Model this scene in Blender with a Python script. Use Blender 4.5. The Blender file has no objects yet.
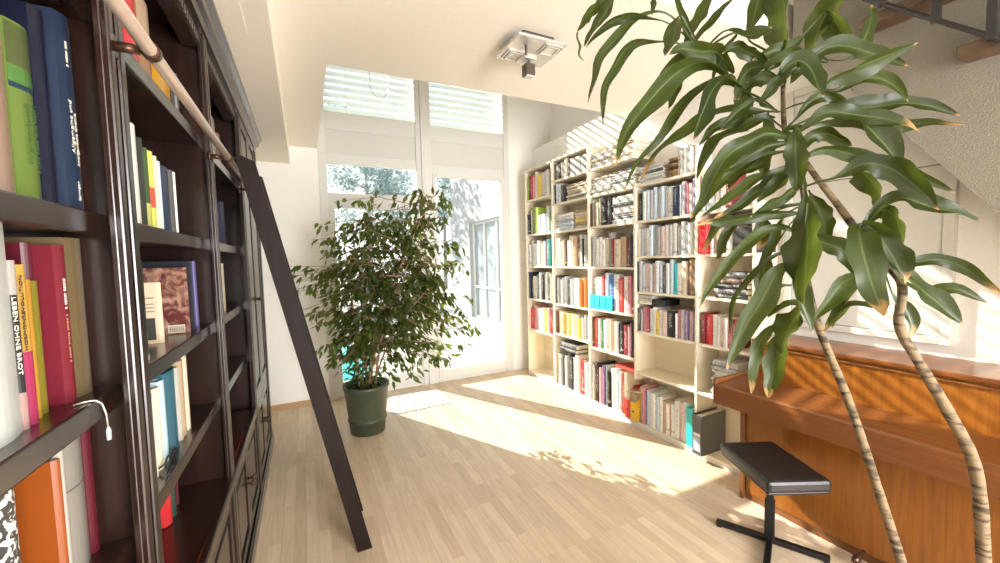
import bpy, bmesh, math, random
from mathutils import Vector, Matrix
C = bpy.context.scene.collection
S = bpy.context.scene
PI = math.pi
# ------------------------------------------------------------------ camera, world, sun, exposure
cam = bpy.data.cameras.new('camera'); co = bpy.data.objects.new('camera', cam); C.objects.link(co)
cam.sensor_width = 36.0; cam.lens = 36.0 * 0.39987; cam.clip_start = 0.05; cam.clip_end = 200
rt = Vector((0.89776, -0.43975, -0.02554)); dn = Vector((-0.04872, -0.04151, -0.99795)); fw = rt.cross(-dn) * -1.0
fw = Vector((0.43779, 0.89716, -0.05869))
M = Matrix.Identity(4)
for i in range(3):
    M[i][0] = rt[i]; M[i][1] = -dn[i]; M[i][2] = -fw[i]
M[0][3], M[1][3], M[2][3] = 0.0, 0.0, 1.7
co.matrix_world = M
S.camera = co
S.view_settings.view_transform = 'Standard'; S.view_settings.look = 'None'
S.view_settings.exposure = 0.85; S.view_settings.gamma = 1.0; S.view_settings.use_curve_mapping = False
S.cycles.use_denoising = True
S.cycles.max_bounces = 10; S.cycles.diffuse_bounces = 6; S.cycles.transparent_max_bounces = 16
S.cycles.sample_clamp_indirect = 6.0
W = bpy.data.worlds.new('sky'); S.world = W; W.use_nodes = True
wn = W.node_tree.nodes; wl = W.node_tree.links
bg = wn['Background']
tc = wn.new('ShaderNodeTexCoord'); sx = wn.new('ShaderNodeSeparateXYZ'); rp = wn.new('ShaderNodeValToRGB')
wl.new(tc.outputs['Generated'], sx.inputs[0]); wl.new(sx.outputs['Z'], rp.inputs[0]); wl.new(rp.outputs[0], bg.inputs[0])
rp.color_ramp.elements[0].position = 0.0; rp.color_ramp.elements[0].color = (1.0, 0.985, 0.95, 1)
rp.color_ramp.elements[1].position = 0.9; rp.color_ramp.elements[1].color = (0.66, 0.82, 1.0, 1)
bg.inputs[1].default_value = 0.85
sun = bpy.data.lights.new('sun', 'SUN'); so = bpy.data.objects.new('sun', sun); C.objects.link(so)
sd = Vector((0.465, -0.885, -0.613)).normalized()
so.rotation_euler = sd.to_track_quat('-Z', 'Y').to_euler(); so.location = (-3, 12, 9)
sun.energy = 7.8; sun.color = (1.0, 0.93, 0.80); sun.angle = math.radians(0.45)

# added fill lamps, no real source: behind the camera, and above the window void
ar = bpy.data.lights.new('rear_fill_light', 'AREA'); ao = bpy.data.objects.new('rear_fill_light', ar); C.objects.link(ao)
ar.shape = 'RECTANGLE'; ar.size = 1.9; ar.size_y = 2.2; ar.energy = 245; ar.color = (1.0, 1.0, 1.0)
ao.location = (1.9, -3.1, 1.4); ao.rotation_euler = (math.radians(90), 0, math.radians(8))
ar2 = bpy.data.lights.new('upper_fill_light', 'AREA'); ao2 = bpy.data.objects.new('upper_fill_light', ar2); C.objects.link(ao2)
ar2.shape = 'RECTANGLE'; ar2.size = 2.0; ar2.size_y = 2.0; ar2.energy = 3; ar2.color = (1.0, 0.96, 0.9)
ao2.location = (1.9, 3.9, 5.8)

# ------------------------------------------------------------------ materials
def nm(name):
    m = bpy.data.materials.new(name); m.use_nodes = True
    return m, m.node_tree.nodes, m.node_tree.links, m.node_tree.nodes['Principled BSDF']
def plain(name, col, rough=0.6, metal=0.0, noise=0.0, scale=20.0, bump=0.0, spec=0.5, coat=0.0):
    m, n, l, b = nm(name)
    b.inputs['Roughness'].default_value = rough; b.inputs['Metallic'].default_value = metal
    b.inputs['Specular IOR Level'].default_value = spec
    b.inputs['Coat Weight'].default_value = coat
    t = n.new('ShaderNodeTexCoord'); nz = n.new('ShaderNodeTexNoise'); nz.inputs['Scale'].default_value = scale
    nz.inputs['Detail'].default_value = 4
    l.new(t.outputs['Object'], nz.inputs[0])
    r = n.new('ShaderNodeValToRGB')
    r.color_ramp.elements[0].position = .3; r.color_ramp.elements[1].position = .7
    r.color_ramp.elements[0].color = (*[c * (1 - noise) for c in col], 1)
    r.color_ramp.elements[1].color = (*[min(1, c * (1 + noise)) for c in col], 1)
    l.new(nz.outputs['Fac'], r.inputs[0]); l.new(r.outputs[0], b.inputs['Base Color'])
    if bump:
        bp = n.new('ShaderNodeBump'); bp.inputs['Strength'].default_value = bump; bp.inputs['Distance'].default_value = .01
        l.new(nz.outputs['Fac'], bp.inputs['Height']); l.new(bp.outputs[0], b.inputs['Normal'])
    return m
def wood(name, c0, c1, axis='Z', rough=0.4, scale=1.0, spec=0.5, coat=0.0):
    m, n, l, b = nm(name)
    b.inputs['Roughness'].default_value = rough; b.inputs['Specular IOR Level'].default_value = spec
    b.inputs['Coat Weight'].default_value = coat; b.inputs['Coat Roughness'].default_value = .22
    t = n.new('ShaderNodeTexCoord'); mp = n.new('ShaderNodeMapping')
    k = {'X': (.06, 1, 1), 'Y': (1, .06, 1), 'Z': (1, 1, .06)}[axis]
    mp.inputs['Scale'].default_value = tuple(a * 30 * scale for a in k)
    l.new(t.outputs['Object'], mp.inputs[0])
    nz = n.new('ShaderNodeTexNoise'); nz.inputs['Scale'].default_value = 1.0; nz.inputs['Detail'].default_value = 6
    nz.inputs['Roughness'].default_value = .65; nz.inputs['Distortion'].default_value = .6
    l.new(mp.outputs[0], nz.inputs[0])
    r = n.new('ShaderNodeValToRGB'); r.color_ramp.elements[0].position = .3; r.color_ramp.elements[1].position = .72
    r.color_ramp.elements[0].color = (*c0, 1); r.color_ramp.elements[1].color = (*c1, 1)
    l.new(nz.outputs['Fac'], r.inputs[0]); l.new(r.outputs[0], b.inputs['Base Color'])
    bp = n.new('ShaderNodeBump'); bp.inputs['Strength'].default_value = .08; bp.inputs['Distance'].default_value = .004
    l.new(nz.outputs['Fac'], bp.inputs['Height']); l.new(bp.outputs[0], b.inputs['Normal'])
    return m
def floor_mat():
    m, n, l, b = nm('parquet')
    t = n.new('ShaderNodeTexCoord'); mp = n.new('ShaderNodeMapping'); mp.inputs['Rotation'].default_value = (0, 0, PI / 2)
    l.new(t.outputs['Object'], mp.inputs[0])
    br = n.new('ShaderNodeTexBrick'); br.offset = .37; br.offset_frequency = 2
    br.inputs['Scale'].default_value = 1.0; br.inputs['Brick Width'].default_value = .62; br.inputs['Row Height'].default_value = .068
    br.inputs['Mortar Size'].default_value = .0009; br.inputs['Mortar Smooth'].default_value = .1; br.inputs['Bias'].default_value = 0
    br.inputs['Color1'].default_value = (.58, .455, .32, 1); br.inputs['Color2'].default_value = (.72, .595, .445, 1)
    br.inputs['Mortar'].default_value = (.50, .38, .26, 1)
    l.new(mp.outputs[0], br.inputs[0])
    mp2 = n.new('ShaderNodeMapping'); mp2.inputs['Scale'].default_value = (60, 4, 1); l.new(t.outputs['Object'], mp2.inputs[0])
    nz = n.new('ShaderNodeTexNoise'); nz.inputs['Scale'].default_value = 1.0; nz.inputs['Detail'].default_value = 5; l.new(mp2.outputs[0], nz.inputs[0])
    r = n.new('ShaderNodeValToRGB'); r.color_ramp.elements[0].color = (.90, .89, .87, 1); r.color_ramp.elements[1].color = (1.08, 1.07, 1.06, 1)
    r.color_ramp.elements[0].position = .3; r.color_ramp.elements[1].position = .7
    l.new(nz.outputs['Fac'], r.inputs[0])
    mx = n.new('ShaderNodeMix'); mx.data_type = 'RGBA'; mx.blend_type = 'MULTIPLY'; mx.inputs[0].default_value = 1
    l.new(br.outputs['Color'], mx.inputs[6]); l.new(r.outputs[0], mx.inputs[7]); l.new(mx.outputs[2], b.inputs['Base Color'])
    b.inputs['Roughness'].default_value = .38; b.inputs['Specular IOR Level'].default_value = .35
    return m
def glass_mat():
    m, n, l, b = nm('window_glass'); n.remove(b)
    o = n['Material Output']; tr = n.new('ShaderNodeBsdfTransparent'); gl = n.new('ShaderNodeBsdfGlossy'); gl.inputs['Roughness'].default_value = .02
    tr.inputs[0].default_value = (.97, .985, .98, 1)
    fr = n.new('ShaderNodeFresnel'); fr.inputs[0].default_value = 1.3
    mx = n.new('ShaderNodeMixShader'); l.new(fr.outputs[0], mx.inputs[0]); l.new(tr.outputs[0], mx.inputs[1]); l.new(gl.outputs[0], mx.inputs[2])
    l.new(mx.outputs[0], o.inputs[0]); return m
def leaf_mat(name, dark, light, rough=.35, trans=.35, tcol=(.35, .5, .06), spec=.5, rib=False):
    m, n, l, b = nm(name)
    o = n['Material Output']
    g = n.new('ShaderNodeNewGeometry'); t = n.new('ShaderNodeTexCoord')
    nz = n.new('ShaderNodeTexNoise'); nz.inputs['Scale'].default_value = 9; l.new(t.outputs['Object'], nz.inputs[0])
    ad = n.new('ShaderNodeMath'); ad.operation = 'ADD'; l.new(g.outputs['Random Per Island'], ad.inputs[0]); l.new(nz.outputs['Fac'], ad.inputs[1])
    hf = n.new('ShaderNodeMath'); hf.operation = 'MULTIPLY'; hf.inputs[1].default_value = .5; l.new(ad.outputs[0], hf.inputs[0])
    r = n.new('ShaderNodeValToRGB'); r.color_ramp.elements[0].color = (*dark, 1); r.color_ramp.elements[1].color = (*light, 1)
    r.color_ramp.elements[0].position = .25; r.color_ramp.elements[1].position = .8
    l.new(hf.outputs[0], r.inputs[0])
    b.inputs['Roughness'].default_value = rough; b.inputs['Specular IOR Level'].default_value = spec
    col = r.outputs[0]
    at = n.new('ShaderNodeAttribute'); at.attribute_name = 'dry'
    mx = n.new('ShaderNodeMix'); mx.data_type = 'RGBA'; l.new(at.outputs['Fac'], mx.inputs[0]); l.new(col, mx.inputs[6])
    mx.inputs[7].default_value = (.36, .20, .09, 1); col = mx.outputs[2]
    if rib:
        a2 = n.new('ShaderNodeAttribute'); a2.attribute_name = 'rib'
        wv = n.new('ShaderNodeTexNoise'); wv.noise_dimensions = '1D'; wv.inputs['Scale'].default_value = 16; wv.inputs['Detail'].default_value = 3
        ob = n.new('ShaderNodeObjectInfo'); sm = n.new('ShaderNodeMath'); sm.operation = 'MULTIPLY_ADD'; sm.inputs[1].default_value = 31; l.new(ob.outputs['Random'], sm.inputs[0]); l.new(a2.outputs['Fac'], sm.inputs[2]); l.new(sm.outputs[0], wv.inputs['W'])
        vr = n.new('ShaderNodeValToRGB'); vr.color_ramp.elements[0].position = .35; vr.color_ramp.elements[1].position = .7; vr.color_ramp.elements[0].color = (.70, .72, .7, 1); vr.color_ramp.elements[1].color = (1.3, 1.25, 1.1, 1); l.new(wv.outputs['Fac'], vr.inputs[0])
        mm = n.new('ShaderNodeMix'); mm.data_type = 'RGBA'; mm.blend_type = 'MULTIPLY'; mm.inputs[0].default_value = 1; l.new(col, mm.inputs[6]); l.new(vr.outputs[0], mm.inputs[7])
        rr2 = n.new('ShaderNodeValToRGB'); rr2.color_ramp.elements[0].color = (.55, .6, .5, 1); rr2.color_ramp.elements[1].color = (1.7, 1.5, 1.1, 1); l.new(ob.outputs['Random'], rr2.inputs[0])
        m4 = n.new('ShaderNodeMix'); m4.data_type = 'RGBA'; m4.blend_type = 'MULTIPLY'; m4.inputs[0].default_value = 1; l.new(mm.outputs[2], m4.inputs[6]); l.new(rr2.outputs[0], m4.inputs[7])
        ab = n.new('ShaderNodeMath'); ab.operation = 'ABSOLUTE'; l.new(a2.outputs['Fac'], ab.inputs[0])
        lt = n.new('ShaderNodeMath'); lt.operation = 'LESS_THAN'; lt.inputs[1].default_value = .07; l.new(ab.outputs[0], lt.inputs[0])
        lh = n.new('ShaderNodeMath'); lh.operation = 'MULTIPLY'; lh.inputs[1].default_value = .35; l.new(lt.outputs[0], lh.inputs[0])
        m5 = n.new('ShaderNodeMix'); m5.data_type = 'RGBA'; l.new(lh.outputs[0], m5.inputs[0]); l.new(m4.outputs[2], m5.inputs[6]); m5.inputs[7].default_value = (.16, .22, .07, 1)
        m6 = n.new('ShaderNodeMix'); m6.data_type = 'RGBA'; l.new(at.outputs['Fac'], m6.inputs[0]); l.new(m5.outputs[2], m6.inputs[6]); m6.inputs[7].default_value = (.38, .21, .09, 1); col = m6.outputs[2]
    l.new(col, b.inputs['Base Color'])
    tl = n.new('ShaderNodeBsdfTranslucent')
    tm = n.new('ShaderNodeMix'); tm.data_type = 'RGBA'; tm.inputs[0].default_value = .55; l.new(col, tm.inputs[6]); tm.inputs[7].default_value = (*tcol, 1)
    l.new(tm.outputs[2], tl.inputs[0])
    ms = n.new('ShaderNodeMixShader'); ms.inputs[0].default_value = trans
    l.new(b.outputs[0], ms.inputs[1]); l.new(tl.outputs[0], ms.inputs[2]); l.new(ms.outputs[0], o.inputs[0])
    return m
def cover_mat():
    # book cover: colour of the object, with a title block and a few bands on the spine
    m, n, l, b = nm('book_cover')
    oi = n.new('ShaderNodeObjectInfo'); t = n.new('ShaderNodeTexCoord'); sp = n.new('ShaderNodeSeparateXYZ'); l.new(t.outputs['Generated'], sp.inputs[0])
    mp = n.new('ShaderNodeMapping'); mp.inputs['Scale'].default_value = (1, 9, 26); l.new(t.outputs['Generated'], mp.inputs[0])
    cm = n.new('ShaderNodeCombineXYZ'); l.new(oi.outputs['Random'], cm.inputs[0])
    ml = n.new('ShaderNodeVectorMath'); ml.operation = 'SCALE'; ml.inputs['Scale'].default_value = 57; l.new(cm.outputs[0], ml.inputs[0]); l.new(ml.outputs[0], mp.inputs[1])
    nz = n.new('ShaderNodeTexNoise'); nz.inputs['Scale'].default_value = 1; nz.inputs['Detail'].default_value = 2; l.new(mp.outputs[0], nz.inputs[0])
    r = n.new('ShaderNodeValToRGB'); r.color_ramp.interpolation = 'CONSTANT'
    r.color_ramp.elements[0].color = (0, 0, 0, 1); r.color_ramp.elements[1].color = (1, 1, 1, 1); r.color_ramp.elements[1].position = .56
    l.new(nz.outputs['Fac'], r.inputs[0])
    def cmp(src, lo, hi):
        a = n.new('ShaderNodeMath'); a.operation = 'GREATER_THAN'; a.inputs[1].default_value = lo; l.new(src, a.inputs[0])
        c = n.new('ShaderNodeMath'); c.operation = 'LESS_THAN'; c.inputs[1].default_value = hi; l.new(src, c.inputs[0])
        d = n.new('ShaderNodeMath'); d.operation = 'MULTIPLY'; l.new(a.outputs[0], d.inputs[0]); l.new(c.outputs[0], d.inputs[1]); return d.outputs[0]
    zz = n.new('ShaderNodeMath'); zz.operation = 'ADD'; l.new(sp.outputs['Z'], zz.inputs[0])
    rz = n.new('ShaderNodeMath'); rz.operation = 'MULTIPLY'; rz.inputs[1].default_value = .3; l.new(oi.outputs['Random'], rz.inputs[0]); l.new(rz.outputs[0], zz.inputs[1])
    blk = cmp(zz.outputs[0], .38, .95); side = cmp(sp.outputs['Y'], .26, .74); fr = cmp(sp.outputs['X'], -1, .08)
    m1 = n.new('ShaderNodeMath'); m1.operation = 'MULTIPLY'; l.new(blk, m1.inputs[0]); l.new(side, m1.inputs[1])
    m2 = n.new('ShaderNodeMath'); m2.operation = 'MULTIPLY'; l.new(m1.outputs[0], m2.inputs[0]); l.new(fr, m2.inputs[1])
    m3 = n.new('ShaderNodeMath'); m3.operation = 'MULTIPLY'; l.new(m2.outputs[0], m3.inputs[0]); l.new(r.outputs[0], m3.inputs[1])
    m4 = n.new('ShaderNodeMath'); m4.operation = 'MULTIPLY'; m4.inputs[1].default_value = .75; l.new(m3.outputs[0], m4.inputs[0])
    lum = n.new('ShaderNodeRGBToBW'); l.new(oi.outputs['Color'], lum.inputs[0])
    inv = n.new('ShaderNodeValToRGB'); inv.color_ramp.interpolation = 'CONSTANT'
    inv.color_ramp.elements[0].color = (.75, .72, .62, 1); inv.color_ramp.elements[1].color = (.09, .085, .10, 1); inv.color_ramp.elements[1].position = .22
    l.new(lum.outputs[0], inv.inputs[0])
    mx = n.new('ShaderNodeMix'); mx.data_type = 'RGBA'; l.new(m4.outputs[0], mx.inputs[0]); l.new(oi.outputs['Color'], mx.inputs[6]); l.new(inv.outputs[0], mx.inputs[7])
    rg = n.new('ShaderNodeMath'); rg.operation = 'GREATER_THAN'; rg.inputs[1].default_value = .66; l.new(oi.outputs['Random'], rg.inputs[0])
    bd0 = cmp(zz.outputs[0], .34, .40); bdm = n.new('ShaderNodeMath'); bdm.operation = 'MULTIPLY'; l.new(bd0, bdm.inputs[0]); l.new(rg.outputs[0], bdm.inputs[1]); bd = bdm.outputs[0]; m5 = n.new('ShaderNodeMath'); m5.operation = 'MULTIPLY'; l.new(bd, m5.inputs[0]); l.new(fr, m5.inputs[1])
    m6 = n.new('ShaderNodeMath'); m6.operation = 'MULTIPLY'; m6.inputs[1].default_value = .45; l.new(m5.outputs[0], m6.inputs[0])
    mx2 = n.new('ShaderNodeMix'); mx2.data_type = 'RGBA'; l.new(m6.outputs[0], mx2.inputs[0]); l.new(mx.outputs[2], mx2.inputs[6]); l.new(inv.outputs[0], mx2.inputs[7])
    l.new(mx2.outputs[2], b.inputs['Base Color']); b.inputs['Roughness'].default_value = .5
    return m
def objcol_mat(name, rough=.55, noise=.12, scale=25, metal=0.0):
    m, n, l, b = nm(name)
    oi = n.new('ShaderNodeObjectInfo'); t = n.new('ShaderNodeTexCoord'); nz = n.new('ShaderNodeTexNoise'); nz.inputs['Scale'].default_value = scale
    l.new(t.outputs['Object'], nz.inputs[0])
    r = n.new('ShaderNodeValToRGB'); r.color_ramp.elements[0].color = (1 - noise,) * 3 + (1,); r.color_ramp.elements[1].color = (1, 1, 1, 1)
    l.new(nz.outputs['Fac'], r.inputs[0])
    mx = n.new('ShaderNodeMix'); mx.data_type = 'RGBA'; mx.blend_type = 'MULTIPLY'; mx.inputs[0].default_value = 1
    l.new(oi.outputs['Color'], mx.inputs[6]); l.new(r.outputs[0], mx.inputs[7]); l.new(mx.outputs[2], b.inputs['Base Color'])
    b.inputs['Roughness'].default_value = rough; b.inputs['Metallic'].default_value = metal
    return m
MT = {}
MT['floor'] = floor_mat()
MT['wall'] = plain('white_plaster_wall', (.88, .87, .835), .85, noise=.02, scale=60, bump=.10)
MT['ceil'] = plain('cream_ceiling', (.88, .83, .75), .9, noise=.015, scale=40)
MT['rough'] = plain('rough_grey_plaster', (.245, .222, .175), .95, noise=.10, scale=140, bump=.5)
MT['white'] = plain('white_window_paint', (.70, .70, .67), .4, noise=.01)
MT['panelw'] = plain('white_panel', (.64, .635, .59), .5, noise=.01)
MT['glass'] = glass_mat()
MT['blind'] = leaf_mat('white_blind_slat', (.72, .76, .75), (.76, .80, .78), .5, .12, (.90, .95, .92))
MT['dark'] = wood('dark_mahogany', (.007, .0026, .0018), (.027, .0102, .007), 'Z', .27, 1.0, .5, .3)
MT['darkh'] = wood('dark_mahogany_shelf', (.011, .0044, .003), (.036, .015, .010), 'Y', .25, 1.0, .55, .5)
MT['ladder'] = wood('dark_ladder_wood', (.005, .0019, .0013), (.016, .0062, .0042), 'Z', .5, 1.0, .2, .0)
MT['rail'] = plain('brushed_rail', (.62, .50, .42), .3, .6, noise=.0)
MT['brass'] = plain('dark_bronze', (.10, .055, .035), .3, .7)
MT['pale'] = wood('pale_birch_veneer', (.76, .68, .53), (.84, .77, .63), 'Y', .5, .8)
MT['palev'] = wood('pale_birch_upright', (.76, .68, .53), (.84, .77, .63), 'Z', .5, .8)
MT['teak'] = wood('piano_veneer', (.185, .055, .007), (.30, .108, .014), 'Z', .33, 1.3, .45, .25)
MT['teakh'] = wood('piano_veneer_long_grain', (.135, .042, .010), (.215, .075, .019), 'Y', .28, 1.3, .5, .3)
MT['teakedge'] = wood('piano_edge', (.14, .052, .015), (.21, .082, .026), 'Y', .35, 1.3)
MT['black'] = plain('black_leather', (.022, .019, .018), .38, noise=.25, scale=160, bump=.08)
MT['blackm'] = plain('black_metal', (.013, .012, .012), .35, .3, noise=.1)
MT['steel'] = plain('railing_steel', (.07, .065, .065), .35, .7, noise=.1)
MT['tread'] = wood('stair_tread_wood', (.085, .050, .028), (.15, .09, .052), 'Y', .5)
MT['potg'] = plain('dark_green_pot', (.055, .065, .038), .42, noise=.08)
MT['soil'] = plain('potting_soil', (.06, .04, .025), .95, noise=.4, scale=80, bump=.6)
MT['terra'] = plain('terracotta', (.42, .19, .10), .8, noise=.1)
MT['bark'] = plain('ficus_stem', (.30, .20, .12), .8, noise=.25, scale=60, bump=.3)
MT['ficus'] = leaf_mat('ficus_leaf', (.024, .046, .009), (.11, .15, .034), .38, .42, (.40, .50, .08))
MT['drac'] = leaf_mat('dracaena_leaf', (.0055, .0125, .002), (.026, .045, .0075), .42, .24, (.38, .48, .06), .32, True)
MT['chrome'] = plain('satin_lamp_metal', (.72, .69, .65), .25, .6)
MT['lampdark'] = plain('lamp_dark_metal', (.10, .085, .07), .4, .5)
MT['frost'] = plain('frosted_lens', (.72, .72, .68), .2, noise=.05)
MT['mat'] = None
MT['cover'] = cover_mat()
MT['page'] = plain('paper_pages', (.78, .73, .62), .9, noise=.08, scale=200)
MT['obj'] = objcol_mat('coloured_card')
MT['objg'] = objcol_mat('coloured_plastic', .35, .03)
MT['ink'] = plain('dark_ink', (.02, .02, .02), .6)
MT['inkw'] = plain('pale_ink', (.80, .76, .66), .6)
MT['inkg'] = plain('green_ink', (.06, .12, .03), .6)
MT['facade'] = plain('white_render_facade', (.36, .37, .38), .9, noise=.05, scale=6)
MT['pave'] = plain('pale_terrace_paving', (.42, .41, .39), .9, noise=.08, scale=3)
MT['extglass'] = plain('grey_exterior_glazing', (.28, .32, .35), .2, noise=.2, scale=2)
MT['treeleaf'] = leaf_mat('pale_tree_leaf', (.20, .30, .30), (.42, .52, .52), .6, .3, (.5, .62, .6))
MT['treebark'] = plain('grey_tree_bark', (.30, .29, .29), .9, noise=.2)
MT['base'] = wood('wood_baseboard', (.42, .25, .12), (.55, .35, .18), 'X', .45)
def mat_rug():
    m, n, l, b = nm('pale_mat_weave')
    t = n.new('ShaderNodeTexCoord'); v = n.new('ShaderNodeTexVoronoi'); v.inputs['Scale'].default_value = 11; v.feature = 'DISTANCE_TO_EDGE'
    l.new(t.outputs['Object'], v.inputs[0]); r = n.new('ShaderNodeValToRGB'); r.color_ramp.elements[0].color = (.27, .25, .28, 1); r.color_ramp.elements[1].color = (.52, .51, .49, 1)
    r.color_ramp.elements[1].position = .16; l.new(v.outputs[0], r.inputs[0]); l.new(r.outputs[0], b.inputs['Base Color']); b.inputs['Roughness'].default_value = .9
    return m
MT['mat'] = mat_rug()
def mat_marble():
    m, n, l, b = nm('marbled_dark_red')
    t = n.new('ShaderNodeTexCoord'); nz = n.new('ShaderNodeTexNoise'); nz.inputs['Scale'].default_value = 22; nz.inputs['Detail'].default_value = 5; nz.inputs['Distortion'].default_value = 1.5
    l.new(t.outputs['Object'], nz.inputs[0]); r = n.new('ShaderNodeValToRGB'); r.color_ramp.elements[0].position = .42; r.color_ramp.elements[1].position = .68
    r.color_ramp.elements[0].color = (.10, .022, .018, 1); r.color_ramp.elements[1].color = (.42, .25, .18, 1); l.new(nz.outputs['Fac'], r.inputs[0]); l.new(r.outputs[0], b.inputs['Base Color'])
    b.inputs['Roughness'].default_value = .3; return m
MT['marble'] = mat_marble()
def mat_zebra():
    m, n, l, b = nm('black_white_print')
    t = n.new('ShaderNodeTexCoord'); nz = n.new('ShaderNodeTexNoise'); nz.inputs['Scale'].default_value = 40; nz.inputs['Distortion'].default_value = 2
    l.new(t.outputs['Object'], nz.inputs[0]); r = n.new('ShaderNodeValToRGB'); r.color_ramp.interpolation = 'CONSTANT'
    r.color_ramp.elements[0].color = (.05, .05, .05, 1); r.color_ramp.elements[1].position = .5; r.color_ramp.elements[1].color = (.75, .73, .70, 1)
    l.new(nz.outputs['Fac'], r.inputs[0]); l.new(r.outputs[0], b.inputs['Base Color']); b.inputs['Roughness'].default_value = .4; return m
MT['zebra'] = mat_zebra()
MT['trunk'] = None
def mat_trunk():
    m, n, l, b = nm('ringed_dracaena_trunk')
    t = n.new('ShaderNodeTexCoord'); mp = n.new('ShaderNodeMapping'); mp.inputs['Scale'].default_value = (22, 22, 75); l.new(t.outputs['Object'], mp.inputs[0])
    nz = n.new('ShaderNodeTexNoise'); nz.inputs['Scale'].default_value = 1; nz.inputs['Detail'].default_value = 4; l.new(mp.outputs[0], nz.inputs[0])
    r = n.new('ShaderNodeValToRGB'); r.color_ramp.elements[0].position = .38; r.color_ramp.elements[1].position = .52
    r.color_ramp.elements[0].color = (.04, .026, .016, 1); r.color_ramp.elements[1].color = (.19, .135, .075, 1)
    l.new(nz.outputs['Fac'], r.inputs[0]); l.new(r.outputs[0], b.inputs['Base Color']); b.inputs['Roughness'].default_value = .85
    bp = n.new('ShaderNodeBump'); bp.inputs['Strength'].default_value = .6; bp.inputs['Distance'].default_value = .004; l.new(nz.outputs['Fac'], bp.inputs['Height']); l.new(bp.outputs[0], b.inputs['Normal'])
    return m
MT['trunk'] = mat_trunk()

# ------------------------------------------------------------------ mesh helpers
class MB:
    def __init__(s): s.bm = bmesh.new(); s.mi = 0
    def face(s, vs):
        try:
            f = s.bm.faces.new(vs); f.material_index = s.mi; return f
        except ValueError: return None
    def box(s, a, b, bev=0.0, xf=None):
        a, b = [min(p, q) for p, q in zip(a, b)], [max(p, q) for p, q in zip(a, b)]
        t = bmesh.new(); bmesh.ops.create_cube(t, size=1.0)
        for v in t.verts: v.co = Vector([a[i] + (v.co[i] + .5) * (b[i] - a[i]) for i in range(3)])
        if bev: bmesh.ops.bevel(t, geom=list(t.edges), offset=min(bev, .45 * min(b[i] - a[i] for i in range(3))), segments=2, profile=.5, affect='EDGES')
        s.add(t, xf); return s
    def add(s, t, xf=None):
        mp = {v: s.bm.verts.new(xf @ v.co if xf else v.co) for v in t.verts}
        for f in t.faces:
            g = s.face([mp[v] for v in f.verts])
            if g: g.smooth = f.smooth
        t.free()
    def ring(s, c, u, v, r, n):
        return [s.bm.verts.new(c + (u * math.cos(2 * PI * i / n) + v * math.sin(2 * PI * i / n)) * r) for i in range(n)]
    def tube(s, pts, rad, n=10, cap=True):
        pts = [Vector(p) for p in pts]
        if not hasattr(rad, '__len__'): rad = [rad] * len(pts)
        prev = None; u = None
        for i, p in enumerate(pts):
            d = (pts[min(i + 1, len(pts) - 1)] - pts[max(i - 1, 0)]).normalized()
            if u is None:
                u = d.orthogonal().normalized()
            else:
                u = (u - d * u.dot(d)).normalized()
            w = d.cross(u); R = s.ring(p, u, w, rad[i], n)
            if prev:
                for k in range(n):
                    f = s.face([prev[k], prev[(k + 1) % n], R[(k + 1) % n], R[k]])
                    if f: f.smooth = True
            elif cap: s.face(R[::-1])
            prev = R
        if cap: s.face(prev)
        return s
    def lathe(s, prof, c=(0, 0, 0), n=32, capb=True):
        c = Vector(c); prev = None
        for r, z in prof:
            R = s.ring(c + Vector((0, 0, z)), Vector((1, 0, 0)), Vector((0, 1, 0)), r, n)
            if prev:
                for k in range(n):
                    f = s.face([prev[k], prev[(k + 1) % n], R[(k + 1) % n], R[k]])
                    if f: f.smooth = True
            elif capb: s.face(R[::-1])
            prev = R
        if capb: s.face(prev)
        return s
    def prism(s, poly, a, b, ax=0):
        # poly in the two other axes, extruded a..b along ax
        def mk(p, h):
            q = list(p); q.insert(ax, h); return s.bm.verts.new(q)
        A = [mk(p, a) for p in poly]; B = [mk(p, b) for p in poly]; n = len(poly)
        s.face(A[::-1]); s.face(B)
        for i in range(n): s.face([A[i], A[(i + 1) % n], B[(i + 1) % n], B[i]])
        return s
    def build(s, name, mats, parent=None, loc=None, label=None):
        bmesh.ops.recalc_face_normals(s.bm, faces=s.bm.faces)
        me = bpy.data.meshes.new(name); s.bm.to_mesh(me); s.bm.free()
        for m in (mats if isinstance(mats, (list, tuple)) else [mats]): me.materials.append(m)
        o = bpy.data.objects.new(name, me); C.objects.link(o)
        if parent:
            o.parent = parent
        if loc is not None: o.location = loc
        if label: o['label'] = label
        return o
def thing(name, label, cat, loc=(0, 0, 0), group=None, rz=0.0):
    o = bpy.data.objects.new(name, None); C.objects.link(o); o.location = loc; o.rotation_euler = (0, 0, rz); o.empty_display_size = .05
    o['label'] = label; o['category'] = cat
    if group: o['group'] = group
    return o
def tag(o, label, cat, group=None, kind=None):
    o['label'] = label; o['category'] = cat
    if group: o['group'] = group
    if kind: o['kind'] = kind
    return o
def struct(o, label=None):
    o['kind'] = 'structure'
    if label: o['label'] = label
    return o
def text(body, size, mat, parent, M4, name='lettering', ext=.0004, align='LEFT'):
    cu = bpy.data.curves.new(name, 'FONT'); cu.body = body; cu.size = size; cu.extrude = ext; cu.align_x = align; cu.align_y = 'CENTER'; cu.resolution_u = 2
    o = bpy.data.objects.new(name, cu); C.objects.link(o); dg = bpy.context.evaluated_depsgraph_get(); dg.update()
    me = bpy.data.meshes.new_from_object(o.evaluated_get(dg)); bpy.data.objects.remove(o)
    me.materials.clear(); me.materials.append(mat)
    q = bpy.data.objects.new(name, me); C.objects.link(q); q.parent = parent; q.matrix_local = M4
    return q
rnd = random.Random(11)
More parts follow.
